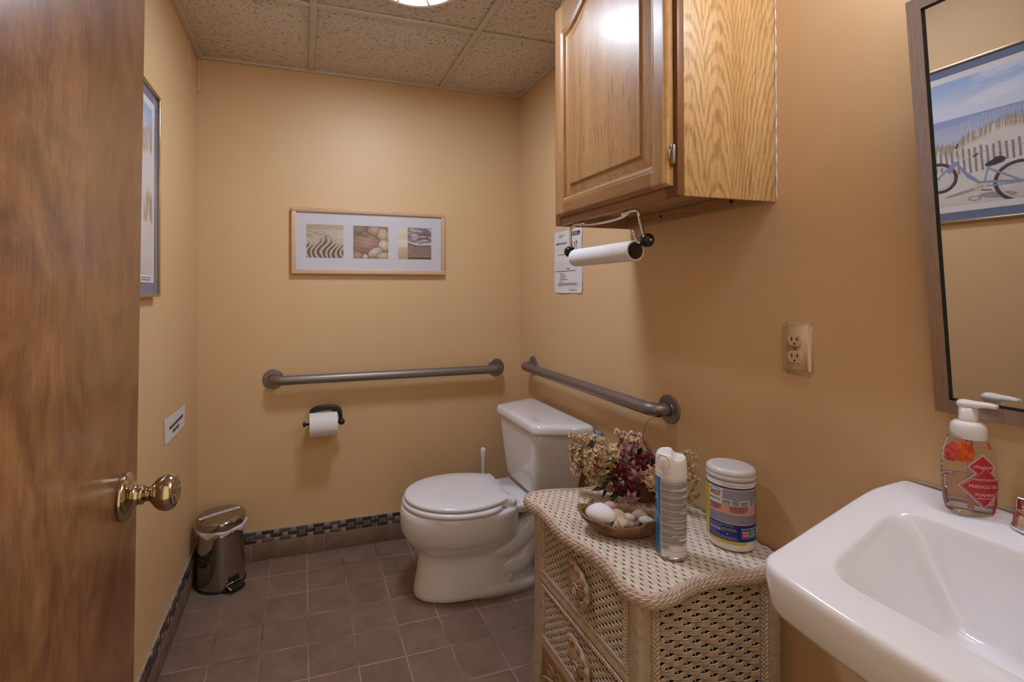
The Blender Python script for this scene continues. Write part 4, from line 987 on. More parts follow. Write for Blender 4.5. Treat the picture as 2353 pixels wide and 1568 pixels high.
# ------------------------------------------------------------------ spray can
cc = Vector((1.257, -1.380, ZT+.0006)); can = thing('spray_can', cc, 'tall white and blue aerosol can with small print on the wicker chest', 'spray can')
R = .0335
vd = (Vector((cc.x-CAM[0], cc.y-CAM[1], 0))).normalized(); vr = Vector((vd.y, -vd.x, 0))
m_canw = M('can_white_enamel', (.80, .77, .75), .28, coat=.3, nz=.01); m_canb = M('can_blue_enamel', (.012, .16, .42), .28, coat=.3, nz=.06)
m_lblue = M('label_light_blue', (.20, .33, .60), .4); m_ink2 = M('label_ink', (.09, .085, .10), .5); m_steelc = brushed('tinplate', (.55, .52, .50), .25)
mb = MB(); mb.lathe([(R-.004, 0), (R-.0005, .0006), (R+.0008, .003), (R+.0008, .0055), (R-.0004, .0075)], cc, seg=64); obj('base_rim', mb, m_steelc, can)
mb = MB(); mb.lathe([(R-.0004, .0075), (R, .009), (R, .186)], cc, seg=96, cap0=False, cap1=False)
for k, f in enumerate(mb.f):
    p = sum((Vector(mb.v[i]) for i in f), Vector())/len(f)-cc; ph = math.degrees(math.atan2(p.dot(vr), -p.dot(vd)))
    mb.m[k] = 1 if -128 < ph < -42 else 0
obj('body', mb, [m_canw, m_canb], can)
mb = MB(); ns = 64; rs = []      # sculpted actuator cap
def capz(a, top):   # outline of the cap's top edge as seen round the can: hump on one side, notch, small horn
    return float(np.interp(R*math.sin(a), [-.034, -.031, -.024, -.004, .002, .0055, .010, .018, .026, .030, .034], [.2345, .2375, .2395, .2400, .2385, .2330, .2300, .2290, .2300, .2318, .2312]))
for fr, rad, zf in ((0, R+.0006, .184), (0, R+.0009, .188), (.35, R+.0006, None), (.75, R-.0002, None), (.93, R-.0014, None), (1.0, R-.004, None)):
    ring = []
    for i in range(ns):
        a = -PI+2*PI*i/ns; z = zf if zf else .188+(capz(a, 0)-.188)*fr; ring.append(cc+vr*rad*math.sin(a)-vd*rad*math.cos(a)+Vector((0, 0, z)))
    rs.append(ring)
for q in (.82, .62, .42, .2, .02):
    rs.append([cc+vr*R*q*math.sin(-PI+2*PI*i/ns)-vd*R*q*math.cos(-PI+2*PI*i/ns)+Vector((0, 0, capz(math.asin(max(-1, min(1, q*math.sin(-PI+2*PI*i/ns)))), 0)-.0010)) for i in range(ns)])
mb.rings(rs, True, False, True); cp = obj('spray_cap', mb, m_white, can)
def canf(x, y, o=.0004): a = x/R; return cc+vr*(R+o)*math.sin(a)-vd*(R+o)*math.cos(a)+Vector((0, 0, y))
mb = MB(); D = math.radians       # button opening on the cap's left front
loop = []
for k in range(40):
    a = 2*PI*k/40; x = -.0165+.0150*math.cos(a); y = .217+.022*math.sin(a)
    if y > .2385: y = .2385
    loop.append((x, y))
mb.tube([canf(x, min(y, .2375), .0012) for x, y in loop], .0016, 8, closed=True); 
mb.rings([[canf(x, y, .0002) for x, y in loop], [canf(-.0165+(x+.0165)*.75, .219+(y-.219)*.75, .0030) for x, y in loop], [canf(-.0165+(x+.0165)*.3, .221+(y-.221)*.3, .0042) for x, y in loop]], True, False, True); obj('spray_button', mb, m_white, cp)
mb = MB(); mb.rings([[canf(-.0165+(x+.0165)*.93, .217+(y-.217)*.93, .0011) for x, y in loop], [canf(-.0165+(x+.0165)*.84, .217+(y-.217)*.84, .0013) for x, y in loop]], True, smooth=False); obj('button_gap', mb, M('cap_gap_grey', (.33, .30, .29), .6), cp)
x0_, x1_ = R*D(-38), R*D(72)
mb = MB(); fnc = lambda x, y: canf(x, y, .0005)
for a, b_, c_, d_ in ((x0_-.002, x1_, .1800, .1805), (x0_-.002, x1_, .0205, .0211), (x0_-.0025, x0_-.002, .022, .179)): put_rect(mb, fnc, a, b_, c_, d_, nx=24, ny=1)
put_rect(mb, fnc, R*D(-44), R*D(-41), .01, .184, nx=2); obj('label_border', mb, m_lblue, can)
mb = MB(); fnc = lambda x, y: canf(x, y, .0007); y = .1770; i = 0; rr_ = random.Random(4)
while y > .046:
    e = x1_ if rr_.random() < .75 else x0_+(x1_-x0_)*rr_.uniform(.3, .85)
    put_lines(mb, fnc, x0_, e, y, .00105 if i % 9 else .0014, word=(1.6, 4), gap=.55); y -= .00205 if i % 7 else .0034; i += 1
put_text(mb, 'STORAGE & DISPOSAL', .0036, fnc, (x0_+.001, .0475), align='LEFT', bold=.0001); y = .0445
for k in range(4): put_lines(mb, fnc, x0_, x1_-.004, y, .0010, word=(1.6, 4), gap=.55); y -= .0019
put_text(mb, 'KEEP OUT OF REACH OF CHILDREN', .0030, fnc, (x0_+.001, .0358), align='LEFT', bold=.0001); y = .0325
for k in range(5): put_lines(mb, fnc, x0_, x0_+rr_.uniform(.012, .034), y, .0010, word=(1.6, 4), gap=.55); y -= .0021
obj('label_print', mb, m_ink2, can)
mb = MB(); mb.tube([canf(R*D(-52+9*math.sin(k*.25)), .075+.0015*k, .0004) for k in range(20)], .0004, 5); obj('label_swirl', mb, m_canw, can); mb = MB(); mb.tube([canf(R*D(-75+16*math.sin(k*.3)), .135+.006*math.cos(k*.3), .0004) for k in range(14)], .0004, 5); obj('label_swirl', mb, m_canw, can)

# ------------------------------------------------------------------ wipes canister
wc = Vector((1.4345, -1.3796, ZT+.0008)); can2 = thing('wipes_canister', wc, 'squat white canister of disinfecting wipes with blue and yellow label', 'wipes canister')
RW = .0525; wd = Vector((wc.x-CAM[0], wc.y-CAM[1], 0)).normalized(); wr = Vector((wd.y, -wd.x, 0))
m_navy = M('label_navy', (.010, .022, .20), .35, coat=.2); m_yel = M('label_yellow', (.62, .47, .03), .35, coat=.2); m_pink = M('label_pink', (.72, .33, .25), .35, coat=.2)
m_lab = M('label_white', (.74, .70, .69), .35, coat=.2); m_red = M('label_red', (.62, .03, .03), .4); m_teal = M('label_teal', (.02, .22, .40), .4)
mb = MB(); mb.lathe([(.040, .001), (.047, 0), (.051, .002), (.0525, .007), (.0525, .160), (.0522, .1655)], wc, seg=88); obj('tub', mb, m_white, can2)
mb = MB(); mb.lathe([(.0535, .1655), (.0540, .167), (.0540, .1735), (.0528, .1745), (.0535, .1755), (.0537, .180), (.0525, .185), (.049, .1885), (.042, .1900), (.038, .1893), (.0001, .1893)], wc, seg=88, cap0=True)
tl = NT('cloudy_lid'); tl.b.inputs['Transmission Weight'].default_value = .25; m_lid = tl.set((.82, .79, .77), .22); obj('lid', mb, m_lid, can2)
def wf(x, y, o=.0004): a = x/RW; return wc+wr*(RW+o)*math.sin(a)-wd*(RW+o)*math.cos(a)+Vector((0, 0, y))
def deg(a): return RW*D(a)
mb = MB(); put_rect(mb, wf, deg(-58), deg(118), .025, .150, 0, nx=44, ny=2); obj('label', mb, m_lab, can2)
mb = MB(); f2 = lambda x, y: wf(x, y, .0007)
put_rect(mb, f2, deg(-100), deg(118), .1680-.0005, .1680+.0008, nx=50) if False else None
put_rect(mb, lambda x, y: wf(x, y, .0009), deg(-180), deg(178), .1625, .1638, nx=80); put_rect(mb, f2, deg(-180), deg(178), .1462, .1500, nx=80)
put_rect(mb, f2, deg(-58), deg(118), .0250, .0640, nx=44); obj('navy_print', mb, m_navy, can2)
mb = MB(); put_rect(mb, f2, deg(-118), deg(-66), .022, .146, nx=14); put_rect(mb, f2, deg(-66), deg(-58), .022, .146, nx=2)
vs = [f2(deg(-58)+(deg(42)-deg(-58))*k/26, .0248) for k in range(27)]+[f2(deg(-58)+(deg(34)-deg(-58))*k/26, .0175) for k in range(27)]; mb.add(vs, [(k, k+1, 28+k, 27+k) for k in range(26)], 0, True); obj('yellow_print', mb, m_yel, can2)
mb = MB(); put_rect(mb, lambda x, y: wf(x, y, .0008), deg(-57), deg(118), .0885, .1075, nx=44); obj('pink_panel', mb, m_pink, can2)
f3 = lambda x, y: wf(x, y, .0011)
mb = MB()
for y in np.arange(.1225, .1445, .0021): put_lines(mb, f3, deg(-19), deg(95), y, .0010, word=(1.6, 4), gap=.5)
for y in np.arange(.0665, .0870, .0020): put_lines(mb, f3, deg(-56), deg(95), y, .0010, word=(1.6, 4), gap=.5)
for a, b_ in ((-53, -22), (-2, 40), (68, 90)):
    for y in np.arange(.0935, .1065, .0021): put_lines(mb, f3, deg(a), deg(b_-(0 if y > .096 else 8)), y, .0010, word=(1.6, 4), gap=.5)
for a, b_ in ((3, 20), (47, 61)):
    for y in np.arange(.1105, .1205, .0023): put_lines(mb, f3, deg(a), deg(b_), y, .0011, word=(1.6, 4), gap=.5)
for y in (.1185, .1160): put_lines(mb, f3, deg(-56), deg(-24), y, .0012, word=(1.6, 4), gap=.5)
for k, (a, b_) in enumerate(((-20, 18), (20, 50))): put_lines(mb, f3, deg(a), deg(b_), .1562, .0009, word=(1, 2), gap=1.0); put_lines(mb, f3, deg(a), deg(b_-8), .1542, .0008, word=(1, 2), gap=1.2)
put_text(mb, 'Lysol', .0128, f3, (deg(-39), .1345), bold=.0001, shear=.25)
mb.tube([f3(deg(-39)+.0135*math.cos(a), .1360+.0078*math.sin(a)) for a in np.linspace(.25, 2.9, 18)], .0004, 4); obj('small_print', mb, m_navy, can2)
mb = MB(); vs = []; 
for k in range(13):
    x = deg(-53)+(deg(-25)-deg(-53))*k/12; y = .1262+.0012*math.sin(k*.6); vs += [f3(x, y), f3(x, y+.0028)]
mb.add(vs, [(2*k, 2*k+2, 2*k+3, 2*k+1) for k in range(12)], 0, True)
put_rect(mb, lambda x, y: wf(x, y, .0014), deg(26), deg(44), .0350, .0520, nx=6); obj('red_print', mb, m_red, can2)
mb = MB(); put_rect(mb, f3, deg(23), deg(70), .0330, .0545, nx=12)
for a, b_ in ((-19, -1), (23, 43), (64, 80)): put_rect(mb, f3, deg(a), deg(b_), .1095, .1180, nx=6)
obj('teal_print', mb, m_teal, can2)
mb = MB()
for a, b_ in ((-18, -2), (24, 42), (65, 79)): put_rect(mb, lambda x, y: wf(x, y, .0014), deg(a), deg(b_), .1098, .1155, nx=6)
obj('icon_print', mb, M('icon_grey_tan', (.40, .36, .33), .4, nz=.35, sc=300), can2)
mb = MB(); f4 = lambda x, y: wf(x, y, .0019)
put_text(mb, 'BOX', .0068, f4, (deg(35), .0472), bold=.0001); put_text(mb, 'TOPS', .0062, f4, (deg(35), .0405), bold=.0001)
put_text(mb, 'SCAN', .0058, f4, (deg(57), .0485), bold=.0001); put_lines(mb, f4, deg(47), deg(67), .0425, .0016); put_lines(mb, f4, deg(47), deg(67), .0385, .0016)
put_lines(mb, f4, deg(23), deg(70), .0565, .0016); put_rect(mb, f4, deg(72), deg(82), .036, .058, nx=3)
for y, a, b_ in ((.0595, -54, 6), (.0560, -54, -22), (.0525, -54, 12), (.049, -54, 14), (.0455, -54, -14), (.041, -54, -30), (.037, -54, -24), (.033, -50, 14), (.029, -48, 16)): put_lines(mb, f3, deg(a), deg(b_), y, .0009, word=(1.6, 4), gap=.9)
put_lines(mb, f3, deg(-54), deg(-24), .0475, .0017)
for s_ in (-1, 0, 1): mb.tube([f3(deg(-8), .0400), f3(deg(-8)+.0018*math.sin(s_*2.1), .0400+.0024*math.cos(s_*2.1))], .0005, 4)
obj('white_print', mb, m_canw, can2)

# ------------------------------------------------------------------ carved root bowl with shells
m_rw = woodbowl(); bth = math.radians(-33); bu = Vector((math.cos(bth), math.sin(bth), 0)); bv = Vector((-math.sin(bth), math.cos(bth), 0))
bc_ = Vector((1.205, -1.262, ZT)); n = 56
def bowl_ring(fr, z, rimf, inset_=0):
    r_ = []
    for k in range(n):
        a = 2*PI*k/n; ca_, sa_ = math.cos(a), math.sin(a)
        rl = .112*(1+.06*math.sin(3*a+1))*fr-inset_; rs_ = .056*(1+.08*math.sin(2*a))*fr-inset_
        zz = z+rimf*(.003*max(0, -ca_)**2+.006*max(0, ca_)-.011*max(0, -sa_)**2*(ca_ < .45)+.0022*math.sin(5*a)+.0015*math.sin(9*a+1))
        r_.append(bc_+bu*(rl*ca_)+bv*(rs_*math.copysign(abs(sa_)**.9, sa_))+Vector((0, 0, zz)))
    return r_
mb = MB(); mb.rings([bowl_ring(.48, .0012, 0), bowl_ring(.60, .004, 0), bowl_ring(.78, .018, .3), bowl_ring(.92, .034, .8), bowl_ring(1.0, .048, 1), bowl_ring(.985, .0505, 1), bowl_ring(.94, .0495, 1, .001), bowl_ring(.86, .036, .7), bowl_ring(.72, .020, .3), bowl_ring(.55, .0125, 0)], True, True, True)
o = obj('wooden_bowl', mb, m_rw, origin=bc_); tag(o, 'rough carved root wood bowl of seashells in front of the flower basket', 'bowl')
m_clam = M('chalky_white_shell', (.80, .77, .78), .55, nz=.05, sc=30); m_tan = M('tan_shell', (.52, .38, .24), .5, nz=.2, sc=80); m_bone = M('bone_shell', (.60, .49, .36), .5, nz=.18, sc=80)
m_brn = M('dark_brown_shell', (.10, .05, .03), .5, nz=.4, sc=120); m_pinkish = M('dusty_pink_shell', (.42, .29, .24), .5, nz=.15, sc=60); m_grn = M('grey_white_shell', (.60, .58, .56), .45, nz=.1, sc=60)
def clam(name, c, a, b_, h, rotz, tiltx, tilty, mat, label, ridges=9, cat='seashell'):
    """half a bivalve, convex side up: fans out from the beak at the far side"""
    mb = MB(); n1, n2 = 30, 34
    rot = Matrix.Rotation(rotz, 3, 'Z') @ Matrix.Rotation(tiltx, 3, 'X') @ Matrix.Rotation(tilty, 3, 'Y')
    def pt(th_, ro, k): 
        cs, sn = math.cos(th_), math.sin(th_); L = 2*b_*cs/(cs*cs+(b_/a)**2*sn*sn); x = ro*L*sn; y = b_-ro*L*cs
        z = h*math.sqrt(max(0, 1-(x/a)**2-(y/b_)**2))+.0003*math.cos(ro*ridges*2*PI)*(.04 < ro < .97)
        x *= 1-.30*max(0, y/b_)-.05*(y/b_)
        return Vector(c)+rot @ Vector((x, y, z*k-(0 if k == 1 else .0012)))
    ths = [math.radians(-86+172*i/n1) for i in range(n1+1)]
    outer_ = [[pt(th_, j/n2, 1) for th_ in ths] for j in range(n2+1)]; inner_ = [[pt(th_, j/n2, .92) for th_ in ths] for j in range(n2+1)]
    mb.rings(outer_, closed=False); mb.rings(inner_, closed=False); mb.rings([outer_[-1], inner_[-1]], closed=False)
    mb.rings([[r_[0] for r_ in outer_], [r_[0] for r_ in inner_]], closed=False); mb.rings([[r_[-1] for r_ in outer_], [r_[-1] for r_ in inner_]], closed=False)
    o = obj(name, mb, mat, origin=c); tag(o, label, cat, 'shells in the wooden bowl'); return o
zb_ = ZT
clam('clam_shell', (1.157, -1.245, zb_+.050), .0375, .027, .022, math.radians(-36), math.radians(26), math.radians(4), m_clam, 'big chalky white ridged clam shell lying highest in the wooden bowl', 11)
clam('clam_shell', (1.203, -1.250, zb_+.036), .028, .024, .014, math.radians(-36), math.radians(24), .1, m_tan, 'round tan scallop-like shell leaning behind the bone coloured whelk')
clam('clam_shell', (1.228, -1.262, zb_+.037), .016, .012, .009, -.5, .3, .1, m_grn, 'small bluish white shell between tan shell and pink shells', 6)
clam('clam_shell', (1.2580, -1.268, zb_+.040), .021, .016, .012, -.6, .35, .2, m_pinkish, 'dusty pink shell standing at the far right edge inside the bowl')
clam('clam_shell', (1.258, -1.294, zb_+.038), .020, .014, .010, -.6, .2, .1, m_grn, 'grey-white ribbed shell half hidden by the aerosol can')
clam('clam_shell', (1.208, -1.284, zb_+.033), .019, .012, .009, -.6, .2, 0, m_pinkish, 'small pale pink shell tucked against the near rim of the bowl')
def whelk(c, L, r, ax, mat, label, knobs=0, name='whelk_shell'):
    mb = MB(); ax = Vector(ax).normalized(); h = Vector((0, 0, 1)); u_ = (h-ax*h.dot(ax)).normalized(); v_ = ax.cross(u_); rs = []
    for j in range(26):
        f = j/25; rad = r*(.06+1.0*math.sin(PI*f**1.35)**.8)*(1+.10*math.sin(f*26)); ring = []
        for i in range(20):
            a = 2*PI*i/20; k_ = 1+(.22*max(0, math.cos(knobs*a+f*7))**3*(.35 < f < .75) if knobs else 0)+.08*math.sin(a+f*12); ring.append(Vector(c)+ax*(L*(f-.5))+u_*(rad*k_*math.cos(a))+v_*(rad*k_*math.sin(a)))
        rs.append(ring)
    mb.rings(rs, True, True, True); o = obj(name, mb, mat, origin=c); tag(o, label, 'seashell', 'shells in the wooden bowl')
whelk((1.185, -1.285, zb_+.036), .046, .0135, (.8, -.35, .45), m_bone, 'knobbly bone coloured whelk shell at the front of the wooden bowl', 5)
whelk((1.150, -1.279, zb_+.030), .030, .011, (.8, -.5, .1), m_brn, 'dark brown shell under the white clam shell')
mb = MB(); mb.ball((1.205, -1.215, zb_+.050), .0135, seg=20, sc=(1.25, 1, .8)); o = obj('beach_pebble', mb, M('pink_pebble', (.48, .34, .28), .5), origin=(1.205, -1.215, zb_+.04)); tag(o, 'smooth pinkish pebble on the back rim of the bowl behind the clam', 'pebble')

# ------------------------------------------------------------------ basket of artificial flowers
bk = Vector((1.385, -1.085, ZT)); bko = Vector((.016, -.012, 0)); t = thing('flower_basket', bk, 'small pink wicker basket of burgundy and cream artificial flowers on the wicker chest', 'flower arrangement')
m_pinkw = M('rose_painted_willow', (.38, .19, .16), .5, nz=.2, sc=80); m_rust = M('rust_willow', (.24, .085, .055), .55, nz=.3, sc=90)
mb = MB()
for j in range(11):
    z = .004+j*.0062; r_ = .036+.020*(z/.07)**.8; pts = [((bk.x+bko.x)+(r_+.0014*math.sin(11*a+PI*j))*math.cos(a)*1.0, (bk.y+bko.y)+(r_+.0014*math.sin(11*a+PI*j))*math.sin(a), ZT+z) for a in np.linspace(0, 2*PI, 90)[:-1]]
    mb.tube(pts, .0026, 5, closed=True)
for i in range(22):
    a = 2*PI*i/22; mb.tube([((bk.x+bko.x)+.036*math.cos(a), (bk.y+bko.y)+.036*math.sin(a), ZT+.002), ((bk.x+bko.x)+.049*math.cos(a), (bk.y+bko.y)+.049*math.sin(a), ZT+.04), ((bk.x+bko.x)+.056*math.cos(a), (bk.y+bko.y)+.056*math.sin(a), ZT+.072)], .0018, 5)
mb.lathe([(.0001, 0), (.036, 0), (.037, .004), (.0001, .004)], bk+bko+Vector((0, 0, .0006)), seg=32)
obj('basket', mb, m_rust, t)
fr_ = Vector((.598, .801, 0)); rg = Vector((.801, -.598, 0)); up = Vector((0, 0, 1))
mb = MB(); 
for s_ in range(4):
    pts = []
    for k in range(46):
        a = PI*k/45; p = bk+rg*(-.056*math.cos(a)-.006)+up*(.068+.118*math.sin(a)**.85); tw = a*9+s_*PI/2
        rad_ = (rg*(-math.cos(a))+up*math.sin(a)); pts.append(p+rad_*(.0038*math.cos(tw))+fr_*(.0038*math.sin(tw)))
    mb.tube(pts, .0030, 6)
obj('handle', mb, m_pinkw, t)

def petal(mb, c, d, nrm_, L, Wd, cup, m=0, tip=.6, rows=6):
    d = d.normalized(); s_ = d.cross(nrm_).normalized(); rs = []
    for j in range(rows+1):
        f = j/rows; w_ = Wd*math.sin(PI*min(1, .12+f*.88)**tip)*.5 if f < 1 else Wd*(.28 if tip < .55 else .06)
        ang = cup*(1-f*1.3); p = c+d*(L*f*math.cos(ang*.7))+nrm_*(L*f*math.sin(ang)*.9-L*.18*f*f)
        rs.append([p-s_*w_+nrm_*(w_*.25), p-s_*w_*.5, p, p+s_*w_*.5, p+s_*w_+nrm_*(w_*.25)])
    b = len(mb.v); mb.rings(rs, closed=False, m=m)
def flower_mesh(n, L, Wd, cup, two=False, tip=.6, seed=0, stam=True):
    r_ = random.Random(seed); mb = MB()
    for lay in range(2 if two else 1):
        for i in range(n):
            a = 2*PI*(i+.5*lay)/n+r_.uniform(-.15, .15); d = Vector((math.cos(a), math.sin(a), 0))
            petal(mb, Vector((0, 0, .001)), d, Vector((0, 0, 1)), L*(1-.25*lay)*r_.uniform(.85, 1.1), Wd*r_.uniform(.85, 1.1), cup+.35*lay+r_.uniform(-.15, .2), 0, tip)
    if stam:
        for i in range(3):
            a = 2*PI*i/6+.3; mb.tube([(0, 0, 0), (.002*math.cos(a), .002*math.sin(a), L*.3), (.004*math.cos(a), .004*math.sin(a), L*.45)], .00035, 4, m=1)
        mb.ball((0, 0, .002), .0022, m=1, seg=8)
    mb.tube([(0, 0, 0), (0, 0, -L*.45)], [.0022, .001], 6, m=2)
    return mb
def petalmat(name, c0, c1):
    t_ = NT(name); f = t_.noise(t_.co(), 140, 3, .6); m = t_.set(t_.ramp(f, [(.35, c0), (.65, c1)]), .7, spec=.2); t_.b.inputs['Subsurface Weight'].default_value = 0; return m
m_burg = petalmat('burgundy_petal', (.060, .007, .012), (.15, .022, .030)); m_rose = petalmat('dusty_rose_petal', (.26, .075, .08), (.42, .19, .18))
m_crm = petalmat('cream_petal', (.48, .30, .15), (.70, .51, .31)); m_pale = petalmat('pale_cream_petal', (.50, .37, .25), (.70, .57, .42))
m_leaf = petalmat('dark_leaf', (.018, .030, .012), (.055, .075, .030)); m_olv = petalmat('olive_leaf', (.07, .075, .025), (.14, .13, .05)); m_stem = M('brown_stem', (.09, .055, .025), .7, nz=.3); m_yst = M('pale_stamen', (.30, .24, .11), .6)
m_dry = petalmat('dried_bloom', (.20, .09, .06), (.40, .24, .16))
def proto(name, mb, mats):
    me = bpy.data.meshes.new(name); me.from_pydata(mb.v, [], mb.f)
    for m in mats: me.materials.append(m)
    me.polygons.foreach_set('material_index', mb.m); me.polygons.foreach_set('use_smooth', mb.sm); me.update(); return me
P_B = [proto('burgundy_bloom', flower_mesh(6, .027, .0175, 1.05, seed=s_, tip=.62), [m, m_yst, m_olv]) for s_, m in ((1, m_burg), (2, m_burg), (3, m_rose), (4, m_burg), (14, m_rose))]
P_C = [proto('cream_blossom', flower_mesh(5, .0175, .0195, .50, two=(s_ % 2 == 0), tip=.5, seed=s_), [m, m_yst, m_olv]) for s_, m in ((5, m_crm), (6, m_crm), (7, m_pale))]
P_L = [proto('cream_cluster_blossom', flower_mesh(5, .0225, .0235, .60, two=True, tip=.5, seed=s_), [m, m_yst, m_olv]) for s_, m in ((8, m_crm), (9, m_crm))]
P_S = [proto('tiny_blossom', flower_mesh(5, .0085, .0080, .6, tip=.5, seed=s_, stam=False), [m, m_yst, m_olv]) for s_, m in ((10, m_pale), (11, m_crm))]
P_D = [proto('dried_floret', flower_mesh(5, .0075, .0065, .8, tip=.5, seed=12, stam=False), [m_dry, m_yst, m_stem])]
def leafm(L, Wd, seed):
    mb = MB(); petal(mb, Vector((0, 0, 0)), Vector((0, 0, 1)), Vector((1, 0, 0)), L, Wd, .35, 0, .85, 8); return mb
P_F = [proto('leaf', leafm(.050, .018, 1), [m_leaf]), proto('leaf', leafm(.042, .015, 2), [m_olv])]
R_ = random.Random(21); core = bk+up*.075
stem = MB()
def place(pool, name, p, face, sc=1.0, roll=None, st=True):
    me = R_.choice(pool); o = bpy.data.objects.new(name, me); COL.objects.link(o); o.parent = t
    q = face.normalized().to_track_quat('Z', 'Y'); o.rotation_mode = 'QUATERNION'
    from mathutils import Quaternion
    o.rotation_quaternion = q @ Quaternion((0, 0, 1), R_.uniform(0, 6.28) if roll is None else roll); o.scale = (sc, sc, sc)
    o.location = p-bk
    if st:
        a = p-face.normalized()*.006; mid = core.lerp(a, .55)+up*(-.012+.02*R_.random()); stem.tube([core.lerp(mid, 1.0), a.lerp(mid, .4)+up*.002, a], [.0007, .0006, .0006], 4)
    return o
def at(r, z, d=0): return bk+rg*r-fr_*d+up*(z-ZT)    # r to the right, d towards the room
def okp(p): return Vector((min(p.x, W-.022), p.y, p.z))
# burgundy heart
for r, z, d in ((-.020, .708, .045), (.005, .712, .05), (.028, .700, .05), (.042, .690, .045), (-.035, .690, .055), (-.010, .680, .065), (.018, .676, .066), (-.055, .672, .060), (-.030, .660, .070), (.0, .655, .075), (.030, .655, .070), (-.060, .645, .070), (-.040, .632, .078), (-.012, .634, .082), (.010, .634, .080), (.034, .640, .070), (-.060, .614, .078), (-.040, .606, .082), (-.018, .612, .084), (.0, .722, .02), (-.022, .720, .03), (.050, .668, .055), (-.075, .655, .055)):
    p = at(r+R_.uniform(-.012, .012), z+R_.uniform(-.010, .010), d+R_.uniform(-.012, .010)); place(P_B, 'burgundy_bloom', okp(p), (p-core)*1.0-fr_*.05+rg*R_.uniform(-.07, .07)+up*R_.uniform(-.08, .06), R_.uniform(.7, 1.2))
# cream sprays to the left, falling
for k in range(50):
    f = R_.random(); r = -.055-.125*f+R_.uniform(-.01, .01); z = .735-.030*f-R_.random()**1.1*(.125-.05*f); d = .03+.045*R_.random()
    p = at(r, max(z, .592), d); place(P_C, 'cream_blossom', p, (p-core)-fr_*.06+up*R_.uniform(-.05, .05)+rg*R_.uniform(-.05, .05), R_.uniform(.75, 1.2))
for r, z in ((-.184, .752), (-.172, .735), (-.165, .745), (-.150, .748), (-.12, .752), (-.10, .745), (-.14, .742), (-.182, .715), (-.178, .700)): p = at(r, z, .05); place(P_C, 'cream_blossom', p, (p-core)-fr_*.05, .9)
# big cream cluster at the right front
for r, z, d in ((.045, .672, .075), (.062, .678, .070), (.075, .668, .065), (.052, .655, .082), (.070, .650, .076), (.040, .648, .084), (.060, .636, .078), (.082, .640, .062), (.034, .662, .078)):
    p = at(r, z, d); place(P_L, 'cream_cluster_blossom', okp(p), (p-core)-fr_*.04, R_.uniform(.9, 1.1))
# right side sprays
for k in range(22):
    f = R_.random(); p = okp(at(.085+.075*f, .700-.11*R_.random()+.02*f, .045+.05*f)); place(P_C, 'cream_blossom', p, (p-core)-fr_*.05+up*R_.uniform(-.05, .05), R_.uniform(.6, 1.0))
for r, z in ((.095, .712), (.112, .722), (.128, .735), (.140, .742), (.120, .728), (.150, .738), (.10, .70)): p = okp(at(r, z, .05+r*.25)); place(P_C, 'cream_blossom', p, (p-core)-fr_*.05, .75)
# airy small blossoms
for k in range(44):
    f = R_.random()
    if f < .38: p = at(-.055+.075*R_.random(), .745+.030*R_.random(), .0+.03*R_.random())
    elif f < .65: p = at(-.03-.15*R_.random(), .60+.13*R_.random(), .05)
    else: p = okp(at(.10+.075*R_.random(), .600+.10*R_.random(), .05+.06*R_.random()))
    place(P_S, 'tiny_blossom', p, (p-core)-fr_*.05+up*.03, R_.uniform(.7, 1.2))
# foliage
for k in range(52):
    r = R_.uniform(-.15, .13); z = R_.uniform(.605, .735)-abs(r)*.2; d = R_.uniform(.015, .085); p = okp(at(r*.75, max(z, .60), d)); v = (p-core)*1.2+up*R_.uniform(-.02, .05)+rg*R_.uniform(-.04, .04)-fr_*.02
    if p.x > 1.46: v.x = min(v.x, 0)
    place(P_F, 'leaf', core.lerp(p, .80), v, R_.uniform(.7, 1.15), st=False)
# fallen dried sprigs on the chest top
for k in range(16):
    r = -.075-.05*R_.random(); d = .075+.045*R_.random()*1.3; p = at(r, ZT+.007+.006*R_.random(), d); place(P_D, 'dried_floret', p, Vector((R_.uniform(-1, 1), R_.uniform(-1, 1), 1)), R_.uniform(.8, 1.3), st=False)
for k in range(12):
    p = at(-.06+.08*R_.random(), ZT+.010+.01*R_.random(), .092+.02*R_.random()); place(P_D, 'dried_floret', p, Vector((R_.uniform(-1, 1), R_.uniform(-1, 1), 1)), R_.uniform(.8, 1.3), st=False)
# one long bud above the rest
bp = [at(.022, .735, .0), at(.024, .760, -.005), at(.030, .785, -.008), at(.042, .803, -.010), at(.055, .812, -.012)]
stem.tube(smooth_path(bp), .0008, 5)
mb = MB(); ax = (at(.075, .822, -.012)-bp[-1]).normalized()
mb.lathe([(.001, 0), (.0035, .003), (.0045, .007)], bp[-1], ax, 10, m=1)
mb.lathe([(.0035, .005), (.0068, .010), (.0072, .015), (.0055, .020), (.0001, .0225)], bp[-1], ax, 12, m=0)
petal(mb, bp[-1]+ax*.008, (ax+rg*.5-up*.9), -fr_, .014, .008, .4, 2); obj('long_stem_bud', mb, [m_burg, m_olv, m_rose], t)
obj('stems', stem, m_stem, t)

